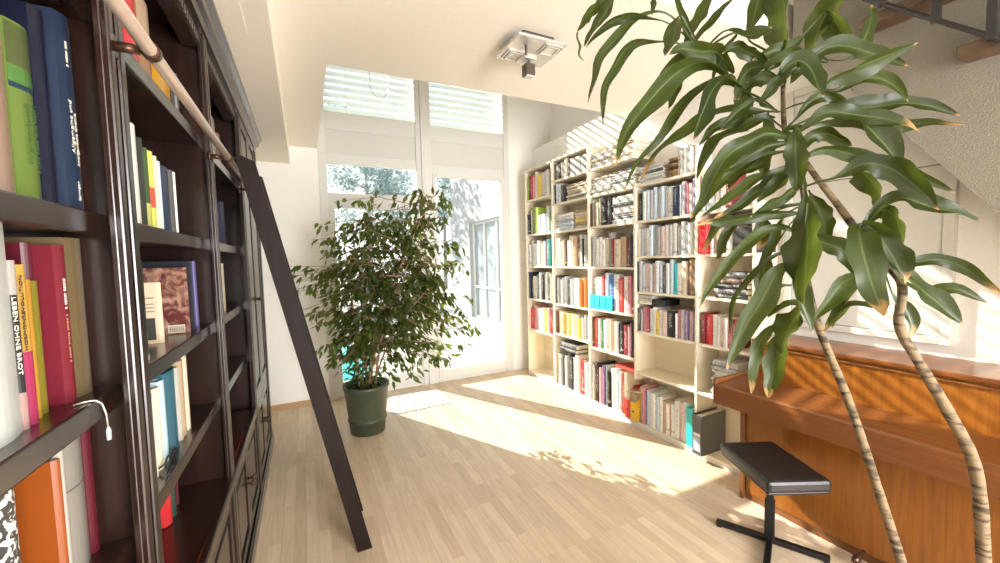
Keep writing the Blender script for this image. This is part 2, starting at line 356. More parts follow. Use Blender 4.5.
LEAVES = [
  [[0.0352,-0.25],[808,938,2467],[765,917,2398],[711,902,2338],[673,880,2287]],
  [[0.0079,0.06],[680,889,2293],[677,886,2275],[682,880,2255],[676,878,2228],[686,869,2211]],
  [[0.0379,-0.25],[848,920,2483],[797,901,2389],[739,887,2315],[688,871,2247]],
  [[0.026,0.296],[1030,783,2261],[974,793,2303],[919,803,2328],[862,812,2332],[789,828,2327],[731,835,2294],[686,835,2252],[659,827,2219]],
  [[0.0312,0.256],[1030,783,2261],[979,798,2319],[929,811,2358],[888,818,2357],[841,826,2338],[781,838,2282],[730,846,2229],[706,842,2193],[692,833,2149],[671,828,2111],[657,819,2081]],
  [[0.0334,0.191],[1030,783,2261],[977,792,2275],[924,801,2278],[851,819,2271],[798,826,2254],[761,824,2207],[734,817,2174],[705,811,2130],[686,800,2086],[674,784,2019]],
  [[0.0471,0.456],[1011,769,2251],[972,773,2301],[934,776,2335],[909,768,2300],[884,759,2247],[852,754,2203]],
  [[0.0321,0.14],[1011,769,2251],[1015,790,2267],[1018,812,2278],[1024,837,2375],[1021,866,2447],[1032,887,2504]],
  [[0.0193,-0.25],[903,832,2414],[899,832,2386],[893,833,2356]],
  [[0.0438,0.224],[1011,769,2251],[1008,794,2275],[1003,820,2293],[1038,828,2337],[1090,829,2403],[1139,833,2480]],
  [[0.027,0.139],[1011,769,2251],[1024,797,2275],[1036,826,2294],[1103,832,2370],[1183,831,2444],[1253,834,2505]],
  [[0.0612,0.306],[1011,769,2251],[1032,734,2216],[1050,700,2168],[993,708,2220],[933,715,2211],[875,721,2212],[826,721,2186]],
  [[0.0517,0.279],[1011,769,2251],[1034,736,2205],[1055,703,2144],[972,730,2210],[909,741,2198],[855,747,2166],[809,746,2099]],
  [[0.0648,0.185],[993,755,2241],[1014,721,2195],[1033,688,2135],[987,693,2177],[921,706,2183],[859,714,2153],[798,721,2102],[749,721,2053],[701,721,2003],[664,715,1952],[641,704,1902]],
  [[0.0509,0.106],[1057,804,2276],[1049,800,2263],[1040,797,2248],[993,812,2229],[962,816,2174],[936,818,2104]],
  [[0.0397,0.107],[1169,658,2074],[1127,663,2090],[1085,668,2097],[997,699,2159],[931,713,2121],[858,728,2061],[810,732,2000],[763,735,1955],[726,735,1916],[691,732,1849]],
  [[0.0388,0.072],[1191,670,2081],[1162,670,2079],[1132,670,2073],[1048,698,2082],[964,723,2053],[916,730,2019],[853,745,1983],[811,749,1948],[767,753,1886]],
  [[0.0666,0.269],[1148,646,2067],[1094,656,2098],[1040,666,2115],[987,676,2143],[937,681,2109],[900,678,2055],[868,673,2008],[844,665,1968]],
  [[0.0419,0.06],[1183,673,2065],[1101,691,2076],[1044,695,2044],[977,704,2026],[917,707,1972]],
  [[0.0462,0.06],[1184,647,2025],[1120,663,2054],[1048,678,2019],[979,691,1989],[927,695,1935],[892,691,1882]],
  [[0.0604,0.052],[1162,635,2019],[1146,623,2005],[1129,610,1988],[1070,620,1999],[995,636,1966],[932,644,1929],[882,645,1866],[847,639,1816],[802,639,1778]],
  [[0.0385,0.126],[1184,647,2025],[1174,636,2007],[1165,624,1985],[1103,639,1975],[1042,652,1947],[993,659,1920],[936,671,1896]],
  [[0.0334,0.126],[1184,647,2025],[1176,637,1998],[1168,626,1965],[1096,647,1951],[1024,667,1916],[970,679,1879],[921,687,1833],[871,694,1773]],
  [[0.0328,0.153],[1216,610,1871],[1193,609,1901],[1171,607,1922],[1102,625,1903],[1042,639,1884],[989,649,1853],[934,659,1820],[877,670,1785]],
  [[0.0379,0.143],[1216,610,1871],[1196,608,1896],[1175,605,1915],[1101,624,1883],[1047,634,1856],[996,643,1822],[951,649,1799],[901,658,1780]],
  [[0.0375,0.242],[1182,593,1867],[1157,594,1886],[1131,593,1899],[1087,600,1872],[1047,605,1849],[1002,611,1818]],
  [[0.0351,0.06],[1194,600,1879],[1148,601,1861],[1093,607,1831],[1039,612,1808],[987,616,1785]],
  [[0.0344,0.1],[1196,595,1823],[1170,591,1811],[1144,587,1795],[1082,601,1793],[1011,619,1788],[941,636,1774],[877,652,1776],[842,652,1764]],
  [[0.0331,0.478],[1196,595,1823],[1112,626,1815],[1029,655,1787],[981,669,1782],[945,676,1767],[924,675,1732],[897,677,1702]],
  [[0.0523,0.519],[1253,623,1829],[1199,649,1820],[1145,674,1797],[1133,677,1758],[1123,678,1704]],
  [[0.0314,0.57],[1207,601,1825],[1119,638,1810],[1030,675,1773],[1002,683,1753],[982,686,1716],[964,687,1675]],
  [[0.036,0.177],[1184,589,1822],[1158,585,1784],[1132,580,1736],[1087,588,1762],[1032,600,1754],[977,610,1726],[930,616,1688],[878,623,1642],[839,625,1608],[811,621,1571]],
  [[0.032,0.307],[1230,612,1827],[1194,624,1812],[1159,635,1788],[1133,640,1735],[1105,646,1690],[1077,653,1651]],
  [[0.0516,0.573],[1253,623,1829],[1195,642,1766],[1136,659,1681],[1119,659,1644],[1096,661,1574]],
  [[0.0203,0.27],[1196,595,1823],[1172,596,1767],[1147,596,1696],[1103,611,1697],[1061,623,1672],[1018,634,1633],[983,642,1599],[961,643,1559],[947,638,1486]],
  [[0.0635,0.284],[1162,578,1820],[1129,573,1754],[1096,567,1671],[1044,575,1663],[1002,576,1619],[958,577,1569],[916,579,1530],[878,577,1488],[843,575,1435]],
  [[0.0347,0.06],[1180,622,1607],[1137,635,1603],[1102,643,1570],[1068,648,1513]],
  [[0.0306,0.06],[1182,596,1563],[1114,595,1558],[1035,599,1533]],
  [[0.0633,0.06],[1145,570,1578],[1097,565,1539],[1045,562,1493],[1007,551,1451]],
  [[0.0373,0.06],[1106,586,1528],[1053,599,1506],[1014,605,1474],[988,603,1427],[968,597,1352]],
  [[0.0631,0.06],[1116,591,1509],[1080,595,1473],[1055,592,1413],[1025,590,1333]],
  [[0.09,0.06],[1134,572,1863],[1112,555,1786],[1089,540,1724],[1059,528,1653],[1028,516,1574]],
  [[0.0407,0.408],[1105,550,1814],[1088,549,1751],[1071,548,1672],[1058,547,1624],[1064,535,1562],[1077,520,1501]],
  [[0.0648,0.06],[1232,613,1862],[1254,599,1813],[1266,590,1767],[1271,585,1721]],
  [[0.0612,0.289],[1207,601,1825],[1192,592,1786],[1176,584,1739],[1207,553,1714],[1231,527,1693],[1242,504,1627]],
  [[0.0477,0.336],[1329,525,1744],[1333,506,1685],[1337,486,1611],[1270,507,1631],[1212,522,1618],[1162,530,1570],[1111,539,1524]],
  [[0.0465,0.345],[1341,530,1744],[1331,523,1697],[1321,515,1639],[1281,524,1609],[1251,527,1569],[1203,537,1500]],
  [[0.0351,0.06],[1376,489,1551],[1311,501,1552],[1239,517,1556],[1185,523,1532],[1136,525,1499]],
  [[0.0868,0.082],[1240,490,1741],[1207,484,1746],[1173,478,1749],[1154,462,1697],[1142,442,1634],[1140,415,1551]],
  [[0.0667,0.11],[1215,480,1740],[1198,475,1753],[1181,471,1762],[1198,447,1724],[1207,426,1677],[1212,406,1618]],
  [[0.0626,0.264],[1240,490,1741],[1244,468,1709],[1247,446,1667],[1270,414,1620],[1291,383,1579],[1323,346,1523]],
  [[0.0397,0.214],[1266,500,1741],[1270,479,1707],[1274,459,1661],[1313,424,1665],[1343,394,1671],[1367,365,1656],[1386,338,1626],[1413,306,1586]],
  [[0.0336,0.349],[1266,500,1741],[1288,474,1689],[1309,448,1621],[1355,413,1591],[1400,380,1600],[1421,358,1581],[1443,335,1563]],
  [[0.035,0.523],[1266,500,1741],[1292,482,1671],[1318,463,1580],[1344,449,1549],[1357,440,1506],[1346,442,1464]],
  [[0.0483,0.266],[1151,629,2016],[1156,614,1991],[1161,598,1958],[1179,581,1990],[1209,555,1991],[1245,524,1957]],
  [[0.0478,0.128],[1171,588,1865],[1150,585,1900],[1129,581,1926],[1170,547,1948],[1208,512,1931],[1244,478,1907],[1289,439,1879],[1322,406,1856],[1352,373,1822]],
  [[0.0705,0.148],[1159,582,1863],[1170,561,1871],[1179,539,1872],[1206,511,1892],[1214,491,1905],[1244,459,1894],[1264,430,1862],[1277,405,1826],[1289,380,1783]],
  [[0.0558,0.258],[1182,593,1867],[1209,574,1879],[1235,554,1883],[1280,526,1906],[1302,505,1868],[1310,491,1834],[1295,489,1791]],
  [[0.0467,0.097],[1266,500,1741],[1253,491,1760],[1240,483,1774],[1256,461,1810],[1280,434,1817],[1311,401,1793],[1342,369,1778],[1375,336,1755]],
  [[0.0511,0.087],[1266,500,1741],[1253,499,1751],[1241,498,1758],[1274,477,1794],[1293,459,1782],[1298,447,1748],[1290,440,1690]],
  [[0.0629,0.41],[1096,599,2001],[1153,562,2028],[1208,525,2035],[1232,500,2007],[1256,474,1959],[1285,445,1896]],
  [[0.048,0.07],[1118,611,2007],[1115,598,1998],[1112,585,1986],[1166,547,2037],[1205,513,2026],[1253,474,2011],[1288,441,1991],[1301,419,1965]],
  [[0.049,0.075],[1140,623,2013],[1143,607,2011],[1146,591,2005],[1201,553,2049],[1275,502,2047],[1336,459,2052],[1372,426,2039],[1416,388,2009]],
  [[0.0415,0.104],[1129,617,2010],[1138,599,2015],[1145,580,2013],[1231,524,2014],[1301,473,1995],[1370,425,2000],[1428,381,1989]],
  [[0.038,0.157],[1140,623,2013],[1144,614,2026],[1147,604,2033],[1179,582,2080],[1211,558,2086],[1249,528,2057]],
  [[0.0564,0.208],[1104,621,2054],[1122,591,2066],[1137,561,2067],[1155,533,2111],[1196,492,2129],[1234,453,2145],[1265,416,2161]],
  [[0.0365,0.348],[1122,621,2175],[1161,586,2141],[1198,552,2092],[1240,520,2110],[1270,492,2116],[1297,465,2089],[1307,444,2045]],
  [[0.0539,0.105],[1144,633,2185],[1143,618,2167],[1141,603,2144],[1174,575,2187],[1205,547,2204],[1248,510,2184],[1280,479,2157],[1311,447,2130]],
  [[0.108,0.06],[1149,631,2200],[1174,646,2271],[1202,660,2349],[1225,679,2471]],
  [[0.0702,0.225],[1144,633,2185],[1189,625,2202],[1235,617,2210],[1269,618,2277],[1313,614,2345],[1381,600,2433]],
  [[0.0554,0.393],[1210,669,2213],[1190,705,2264],[1167,740,2302],[1200,750,2356],[1237,759,2426],[1277,766,2497]],
  [[0.0628,0.543],[1166,645,2194],[1219,620,2273],[1270,594,2329],[1283,581,2295],[1297,567,2255],[1316,551,2216]],
  [[0.0572,0.129],[1100,609,2166],[1083,603,2149],[1066,596,2129],[1090,574,2159],[1106,551,2133],[1103,537,2095],[1102,522,2054]],
  [[0.0429,0.228],[1133,627,2180],[1105,633,2173],[1078,639,2160],[1118,614,2187],[1157,589,2188],[1180,571,2199]],
  [[0.0352,0.232],[1104,621,2054],[1080,629,2065],[1056,637,2070],[1081,623,2110],[1105,609,2143],[1138,590,2160]],
  [[0.0505,0.389],[947,720,2216],[973,702,2246],[998,685,2264],[1023,664,2245],[1051,644,2246],[1079,624,2257]],
  [[0.0439,0.208],[1166,645,2194],[1139,649,2196],[1113,653,2193],[1059,672,2216],[1022,682,2228],[983,690,2205]],
  [[0.0611,0.14],[1074,587,1995],[1073,575,1999],[1072,562,1999],[1055,554,1955],[1041,544,1899],[1026,533,1834]],
  [[0.0532,0.128],[1212,682,2088],[1199,689,2090],[1185,696,2089],[1181,692,2011],[1168,691,1899]],
  [[0.0305,0.338],[1193,599,1868],[1162,602,1894],[1130,605,1911],[1070,619,1885],[1026,624,1848]],
  [[0.021,0.386],[965,734,2226],[1009,714,2258],[1053,694,2276],[1022,707,2235],[999,715,2189],[985,719,2147]],
  [[0.056,0.367],[1232,682,2222],[1192,700,2204],[1151,718,2174],[1124,728,2138],[1122,726,2091],[1132,718,2034]],
  [[0.0331,0.301],[1137,639,2064],[1104,646,2083],[1071,651,2094],[1022,662,2066],[979,670,2031],[952,670,2003]],
  [[0.0465,0.175],[1166,645,2194],[1142,648,2191],[1117,650,2185],[1067,665,2175],[1034,670,2146],[1007,671,2087]],
  [[0.0477,0.247],[1188,657,2203],[1182,651,2176],[1176,645,2142],[1130,662,2159],[1080,679,2142],[1044,687,2098]],
  [[0.0473,0.35],[1177,651,2199],[1198,636,2239],[1219,621,2268],[1176,634,2237],[1121,653,2220],[1072,669,2197]],
  [[0.0413,0.444],[1166,645,2194],[1213,613,2199],[1258,582,2189],[1214,594,2191],[1169,606,2163],[1135,611,2124]],
  [[0.0498,0.454],[1188,657,2203],[1273,626,2220],[1358,593,2217],[1407,580,2261],[1445,575,2320],[1463,579,2381]],
  [[0.048,0.268],[1206,659,2031],[1175,661,2006],[1145,663,1972],[1108,667,1931],[1049,683,1911],[1009,689,1863]],
]
# ------------------------------------------------------------------ room shell
FZ = 3.05   # underside of the room's ceiling
YW = 5.27   # inner face of the window wall
struct(MB().box((-1.0, -3.2, -.12), (3.4, 5.32, 0)).build('floor', MT['floor']), 'pale oak strip parquet floor')
c = MB()
c.box((-1.0, -3.2, FZ), (.205, 5.27, 3.32)); c.box((.205, 1.6, FZ), (3.155, 3.03, 3.32)); c.box((.205, -3.2, FZ), (1.0, 1.6, 3.32)); c.box((1.0, -3.2, FZ), (3.155, -1.2, 3.32))
struct(c.build('ceiling', MT['ceil']), 'cream ceiling with an open void along the windows')
b = MB(); b.box((-1.0, -3.2, 2.85), (-.09, 5.27, FZ))
bulk = struct(b.build('trim_1', MT['ceil']), 'cream bulkhead over the dark bookcase')
b = MB(); b.box((-.328, .9, 2.846), (-.199, 2.391, 2.85)); b.build('access_panel', MT['ceil'], bulk)
w = MB(); w.box((3.16, -3.2, 0), (3.72, 5.27, 3.30)); w.box((3.5, -3.2, 3.30), (3.72, 5.27, 5.9))
struct(w.build('wall_right', MT['wall']), 'white plastered right wall')
struct(MB().box((-1.0, -3.2, 0), (-.78, 5.27, 5.9)).build('wall_left', MT['wall']))
w = MB()
w.box((-1.0, YW, 0), (.205, 5.55, 5.9)); w.box((2.76, YW, 0), (3.72, 5.55, 5.9)); w.box((.205, YW, 5.0), (2.76, 5.55, 5.9)); w.box((.205, YW + .03, -.1), (2.76, 5.55, .03))
struct(w.build('wall_back', MT['wall']), 'white wall around the tall windows')
struct(MB().box((-1.0, -3.2, 5.9), (3.72, 5.55, 6.05)).build('ceiling_upper', MT['ceil']))
struct(MB().box((-.78, YW - .016, 0), (.205, YW, .058), .003).build('baseboard_back', MT['base']))
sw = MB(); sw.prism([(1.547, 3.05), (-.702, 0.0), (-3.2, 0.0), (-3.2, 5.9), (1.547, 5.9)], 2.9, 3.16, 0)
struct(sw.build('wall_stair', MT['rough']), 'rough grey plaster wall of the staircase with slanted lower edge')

# tall windows: two columns, each a frame with panes, a blank panel and the glass below
def bars(mb, x0, x1, zs, y0=YW, y1=YW + .085):
    for (a, b_) in zs: mb.box((x0, y0 + .01, a), (x1, y1 - .01, b_), .006)
wroot = thing('window_1', 'tall white window column behind the ficus with raised blind', 'window'); struct(wroot); del wroot['category']
f = MB(); f.box((.205, YW, 0), (.30, YW + .09, 5.0), .006); f.box((1.39, YW, 0), (1.47, YW + .09, 5.0), .006)
bars(f, .30, 1.39, [(.02, .20), (2.36, 2.54), (2.89, 3.01), (3.30, 3.51), (4.94, 5.0)])
f.build('frame', MT['white'], wroot)
lf = MB()
for (x0, x1) in ((.30, .365), (1.325, 1.39)): lf.box((x0, YW + .012, .20), (x1, YW + .07, 2.36), .005)
lf.build('sash', MT['white'], wroot)
MB().box((.30, YW + .025, 3.01), (1.39, YW + .06, 3.30)).build('blank_panel', MT['panelw'], wroot)
for a, b_ in ((.20, 2.36), (2.54, 2.89), (3.51, 4.94)): MB().box((.31, YW + .040, a), (1.38, YW + .046, b_)).build('pane', MT['glass'], wroot)
droot = thing('door_1', 'white framed glass terrace door at the right', 'door'); struct(droot); del droot['category']
f = MB(); f.box((1.51, YW, 0), (1.60, YW + .09, 5.0), .006); f.box((2.68, YW, 0), (2.76, YW + .09, 5.0), .006)
bars(f, 1.60, 2.68, [(.0, .06), (2.86, 2.97), (3.29, 3.49), (4.94, 5.0)])
f.build('frame', MT['white'], droot)
lf = MB()
for bx in (((1.60, .06), (1.645, 2.86)), ((2.62, .06), (2.68, 2.86)), ((1.645, .06), (2.62, .18)), ((1.645, 2.82), (2.62, 2.86))):
    lf.box((bx[0][0], YW - .008, bx[0][1]), (bx[1][0], YW + .07, bx[1][1]), .006)
lf.build('door_leaf', MT['white'], droot)
MB().box((1.60, YW + .025, 2.97), (2.68, YW + .06, 3.29)).build('blank_panel', MT['panelw'], droot)
for a, b_ in ((.18, 2.83), (3.49, 4.94)): MB().box((1.61, YW + .040, a), (2.67, YW + .046, b_)).build('pane', MT['glass'], droot)
struct(MB().box((1.455, YW - .025, 0), (1.525, YW + .1, 5.0), .01).build('trim_2', MT['white']), 'white post between window and door')
# venetian blinds outside the two upper panes
def blind(x0, x1, z0, z1, label):
    r = thing('venetian_blind', label, 'blind', ((x0 + x1) / 2, YW + .12, z0), 'blinds in the upper windows')
    m = MB(); z = z0 + .03; hw = (x1 - x0) / 2
    while z < z1 - .08:
        m.box((-hw, -.054, -.0014), (hw, .054, .0014), 0, Matrix.Translation((0, 0, z - z0)) @ Matrix.Rotation(math.radians(50), 4, 'X'))
        z += .085
    m.build('slats', MT['blind'], r)
    h = MB(); h.box((-hw, -.035, z1 - z0 - .06), (hw, .035, z1 - z0), .004); h.build('head_rail', MT['white'], r)
    for k in (-.5, .5):
        MB().tube([(k * hw, -.042, 0), (k * hw, -.042, z1 - z0 - .05)], .0022, 6).build('ladder_cord', MT['frost'], r)
    return r
bl = blind(.27, 1.42, 3.46, 4.98, 'white slatted blind behind the upper left pane, with a hanging cord loop')
lp = [(.10 + .11 * math.cos(a), -.17, .40 + .13 * math.sin(a)) for a in [PI + PI * k / 12 for k in range(13)]]
MB().tube([(-.01, -.17, 1.4)] + lp + [(.21, -.17, 1.4)], .004, 6).build('cord_loop', MT['chrome'], bl)
blind(1.57, 2.72, 3.44, 4.98, 'white slatted blind behind the upper right pane over the terrace door')

fw_ = MB(); fw_.box((-1.0, -3.45, 0), (.9, -3.2, 5.9)); fw_.box((2.9, -3.45, 0), (3.72, -3.2, 5.9)); fw_.box((.9, -3.45, 2.5), (2.9, -3.2, 5.9)); fw_.box((.9, -3.45, 0), (2.9, -3.2, .3))  # unseen rear wall; its opening is invented to let in fill light
struct(fw_.build('wall_front', MT['wall']), 'white rear wall behind the camera with an opening added for light')
# white framed panel on the right wall over the piano
p = thing('wall_panel', 'large white framed panel on the right wall above the piano', 'panel', (3.16, 1.25, 1.16))
m = MB(); m.box((-.03, -.345, .045), (0, .40, .985), .002); m.box((-.03, -.345, .99), (0, .40, 1.6), .002); m.build('board', MT['panelw'], p)
m = MB()
m.box((-.045, -.395, 0), (0, -.348, 1.65), .004); m.box((-.045, .403, 0), (0, .45, 1.65), .004); m.box((-.044, -.3479, 0), (0, .4029, .042), .004); m.box((-.044, -.3479, 1.603), (0, .4029, 1.65), .004)
m.build('frame', MT['panelw'], p)

# ------------------------------------------------------------------ staircase at the upper right
t1 = MB().box((2.76, .05, 2.571), (2.9, .777, 2.622), .004).build('stair_tread', MT['tread']); tag(t1, 'lower wooden stair tread sticking out of the grey wall', 'stair tread', 'stair treads')
t2 = MB().box((2.76, .42, 2.888), (2.9, 1.15, 2.938), .004).build('stair_tread', MT['tread']); tag(t2, 'upper wooden stair tread half hidden behind the dracaena', 'stair tread', 'stair treads')
r = thing('stair_railing', 'dark metal railing with flat bars beside the stair treads', 'railing', (2.74, .64, 2.586))
def rl(y): return 3.009 - 2.586 - (1.097 - y) * .934
m = MB(); m.tube([(0, .70 - 0, rl(1.34)), (0, -.35, rl(.29))], .012, 8); m.build('bottom_rail', MT['steel'], r)
for y in (1.04, .842, .665, .47):
    MB().box((-.014, y - .64 - .017, rl(y) - .01), (.014, y - .64 + .017, rl(y) + .9), .003).build('post', MT['steel'], r)
MB().tube([(0, .70, rl(1.34) + .9), (0, -.35, rl(.29) + .9)], .018, 8).build('handrail', MT['steel'], r)

# ------------------------------------------------------------------ outside
struct(MB().box((-14, 5.55, -.2), (14, 30, -.06)).build('terrace_floor', MT['pave']))
bd = thing('neighbour_building', 'bright white house wall seen through the terrace door', 'building', (4.2, 8.6, -.06))
m = MB(); m.box((0, -3.0, 0), (3, -1.2, 8)); m.box((0, 1.9, 0), (3, 3.4, 8)); m.box((0, -1.2, 0), (3, 1.9, .12)); m.box((0, -1.2, 2.75), (3, 1.9, 8)); m.build('wall', MT['facade'], bd)
m = MB()
for y in (-1.2, -.43, .33, 1.09, 1.84): m.box((.10, y, .12), (.16, y + .06, 2.75), .004)
for z in (.12, .95, 2.69): m.box((.105, -1.2, z), (.155, 1.9, z + .06), .004)
wf = m.build('window', MT['panelw'], bd)
MB().box((.14, -1.19, .13), (.15, 1.89, 2.74)).build('pane', MT['extglass'], wf)
cr = thing('storage_tub', 'turquoise storage tub on the terrace behind the ficus pot', 'tub', (.60, 6.15, -.06))
m = MB(); m.lathe([(.17, 0), (.20, .02), (.24, .42), (.26, .44), (.255, .46), (.225, .44), (.19, .05)], n=24); o = m.build('body', MT['objg'], cr); o.color = (.10, .62, .68, 1)
MB().lathe([(.27, .46), (.27, .485), (.20, .51), (.02, .515)], n=24).build('lid', MT['objg'], cr).color = (.12, .66, .72, 1)
rr = random.Random(5)
def tree(x, y, h, rad, nl, label):
    r = thing('garden_tree', label, 'tree', (x, y, -.06), 'trees beyond the terrace')
    m = MB(); m.tube([(0, 0, 0), (.05, .03, h * .4), (-.04, .02, h * .95)], [.12, .09, .03], 8)
    tips = []
    for k in range(16):
        a = rr.uniform(0, 2 * PI); z = h * rr.uniform(.25, .9); L = rad * rr.uniform(.6, 1.0)
        tip = Vector((math.cos(a) * L, math.sin(a) * L, min(h, z + L * .5))); tips.append((Vector((0, 0, z)), tip))
        m.tube([(0, 0, z), tip * .5 + Vector((0, 0, z * .5 + .05)), tip], [.03, .02, .006], 5)
    m.build('trunk', MT['treebark'], r)
    m = MB()
    for k in range(nl):
        a, b_ = rr.choice(tips); p = a.lerp(b_, rr.uniform(.3, 1.05)) + Vector((rr.gauss(0, .25), rr.gauss(0, .25), rr.gauss(0, .25)))
        d = Vector((rr.gauss(0, 1), rr.gauss(0, 1), rr.gauss(0, 1) - .3)).normalized(); u = d.orthogonal().normalized(); l_ = rr.uniform(.12, .24)
        m.face([m.bm.verts.new(q) for q in (p, p + d * l_ * .5 + u * l_ * .28, p + d * l_, p + d * l_ * .5 - u * l_ * .28)])
    m.build('foliage', MT['treeleaf'], r)
tree(-3.2, 19.5, 7.0, 2.0, 2400, 'pale leafy tree far left behind the ficus')
tree(2.5, 17.6, 7.4, 2.3, 5200, 'pale leafy tree filling the left window above the ficus')
tree(7.6, 23.0, 9.4, 2.3, 4200, 'pale leafy tree between window post and white house wall')

# ------------------------------------------------------------------ dark bookcase on the left
FX = -.355      # front face of the pilasters
SX = -.40       # front edge of the shelves
BX = -.77
bk = thing('library_bookcase', 'tall dark mahogany bookcase with rail, pilasters and cupboard doors along the left wall', 'bookcase', (0, 0, 0))
POST = [(-.12, .02), (1.15, 1.24), (2.195, 2.26), (3.21, 3.32), (4.22, 4.32)]
for (a, b_) in POST:
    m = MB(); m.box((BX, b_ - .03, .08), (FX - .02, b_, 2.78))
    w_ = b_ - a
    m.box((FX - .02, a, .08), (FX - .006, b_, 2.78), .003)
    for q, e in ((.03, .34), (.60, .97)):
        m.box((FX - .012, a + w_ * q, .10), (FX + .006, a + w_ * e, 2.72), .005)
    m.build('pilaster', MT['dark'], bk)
SZ = [1.063, 1.43, 1.819, 2.283]
BAY = [(.02, 1.15), (1.24, 2.195), (2.26, 3.21)]
IN = [(.02, 1.21), (1.24, 2.23), (2.26, 3.29)]
for i, (a, b_) in enumerate(BAY):
    for z in SZ:
        p_, q_ = IN[i]; m = MB(); m.box((BX, p_, z - .042), (SX, q_, z), .002); m.box((SX - .01, p_, z - .046), (SX + .006, q_, z + .001), .004)
        m.build('shelf', MT['darkh'], bk)
    m = MB(); m.box((SX - .03, a - .018, 2.66), (FX - .015, b_ + .018, 2.78))
    k = a + .01
    while k < b_ - .03:
        m.box((FX - .02, k, 2.665), (FX - .006, k + .02, 2.70), .002); k += .038
    m.build('frieze', MT['darkh'], bk)
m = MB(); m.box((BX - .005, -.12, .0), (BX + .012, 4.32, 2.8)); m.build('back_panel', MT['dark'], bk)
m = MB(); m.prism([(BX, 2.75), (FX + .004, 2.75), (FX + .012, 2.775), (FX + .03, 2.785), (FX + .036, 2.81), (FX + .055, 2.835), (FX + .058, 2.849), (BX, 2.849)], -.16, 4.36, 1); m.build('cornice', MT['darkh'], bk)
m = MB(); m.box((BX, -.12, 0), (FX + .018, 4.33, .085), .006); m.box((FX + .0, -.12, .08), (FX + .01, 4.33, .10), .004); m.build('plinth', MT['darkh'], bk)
m = MB(); m.box((BX, .0, .67), (FX + .0, 3.2, .70), .004); m.box((FX - .02, 0, .655), (FX + .012, 3.2, .703), .006); m.build('base_top', MT['darkh'], bk)
def door(y0, y1, z0, z1, ky, kz, name='door'):
    m = MB(); t = .065; x0 = FX - .024; x1 = FX - .002
    m.box((x0, y0, z0), (x1, y0 + t, z1), .003); m.box((x0, y1 - t, z0), (x1, y1, z1), .003); m.box((x0, y0 + t, z0), (x1, y1 - t, z0 + t), .003); m.box((x0, y0 + t, z1 - t), (x1, y1 - t, z1), .003)
    m.box((x0 + .002, y0 + t, z0 + t), (x0 + .010, y1 - t, z1 - t)); m.box((x0 + .005, y0 + t + .04, z0 + t + .04), (x1 - .004, y1 - t - .04, z1 - t - .04), .006)
    d = m.build(name, MT['dark'], bk)
    kb = MB(); kb.tube([(x1, ky, kz), (x1 + .014, ky, kz), (x1 + .02, ky, kz), (x1 + .03, ky, kz), (x1 + .036, ky, kz)], [.007, .007, .017, .017, .008], 14)
    kb.build('knob', MT['brass'], d)
for (a, b_) in BAY + [(3.32, 4.22)]:
    c_ = (a + b_) / 2
    door(a + .004, c_ - .003, .105, .65, c_ - .035, .42); door(c_ + .003, b_ - .004, .105, .65, c_ + .035, .42)
door(3.324, 3.767, .705, 2.745, 3.735, 1.42); door(3.773, 4.216, .705, 2.745, 3.805, 1.42)
m = MB(); m.box((FX - .03, 3.3, .65), (FX - .004, 4.22, .703), .003); m.build('mid_rail', MT['dark'], bk)
ra = MB().tube([(-.29, .2, 2.19), (-.29, 3.12, 2.19)], .0148, 16).build('ladder_rail', MT['rail'], bk)
for y in (.25, 1.19, 2.21, 3.10):
    m = MB(); m.tube([(FX - .006, y, 2.19), (-.31, y, 2.19)], .011, 10); m.tube([(-.29, y - .012, 2.19), (-.29, y + .012, 2.19)], .019, 16); m.tube([(FX - .006, y, 2.19), (FX + .004, y, 2.19)], .024, 14)
    m.build('bracket', MT['brass'], ra)
# library ladder leaning against the rail
ld = thing('library_ladder', 'dark wooden ladder leaning on the bookcase rail', 'ladder', (.242, 2.4, 0))
d = Vector((-.482, 0, 2.22)); n_ = Vector((d.z, 0, -d.x)).normalized() * -.044
for y in (.0, .40):
    m = MB(); A = Vector((0, y, 0)); hw = .040
    dx = hw / (d.normalized().z)
    poly = [(-dx, 0), (dx, 0), (d.x + dx, d.z), (d.x - dx + .02, d.z + .03), (d.x - dx, d.z)]
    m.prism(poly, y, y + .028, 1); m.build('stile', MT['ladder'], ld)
for k in range(7):
    z = .28 + .29 * k; x = d.x * z / d.z
    MB().box((x - .030, .028, z), (x + .030, .40, z + .022), .003).build('step', MT['ladder'], ld)
for y in (.014, .414):
    pts = [(d.x + .0, y, 2.19), (d.x - .02, y, 2.235), (-.535, y, 2.235), (-.556, y, 2.215), (-.560, y, 2.190)]
    MB().tube(pts, .006, 8).build('hook', MT['brass'], ld)

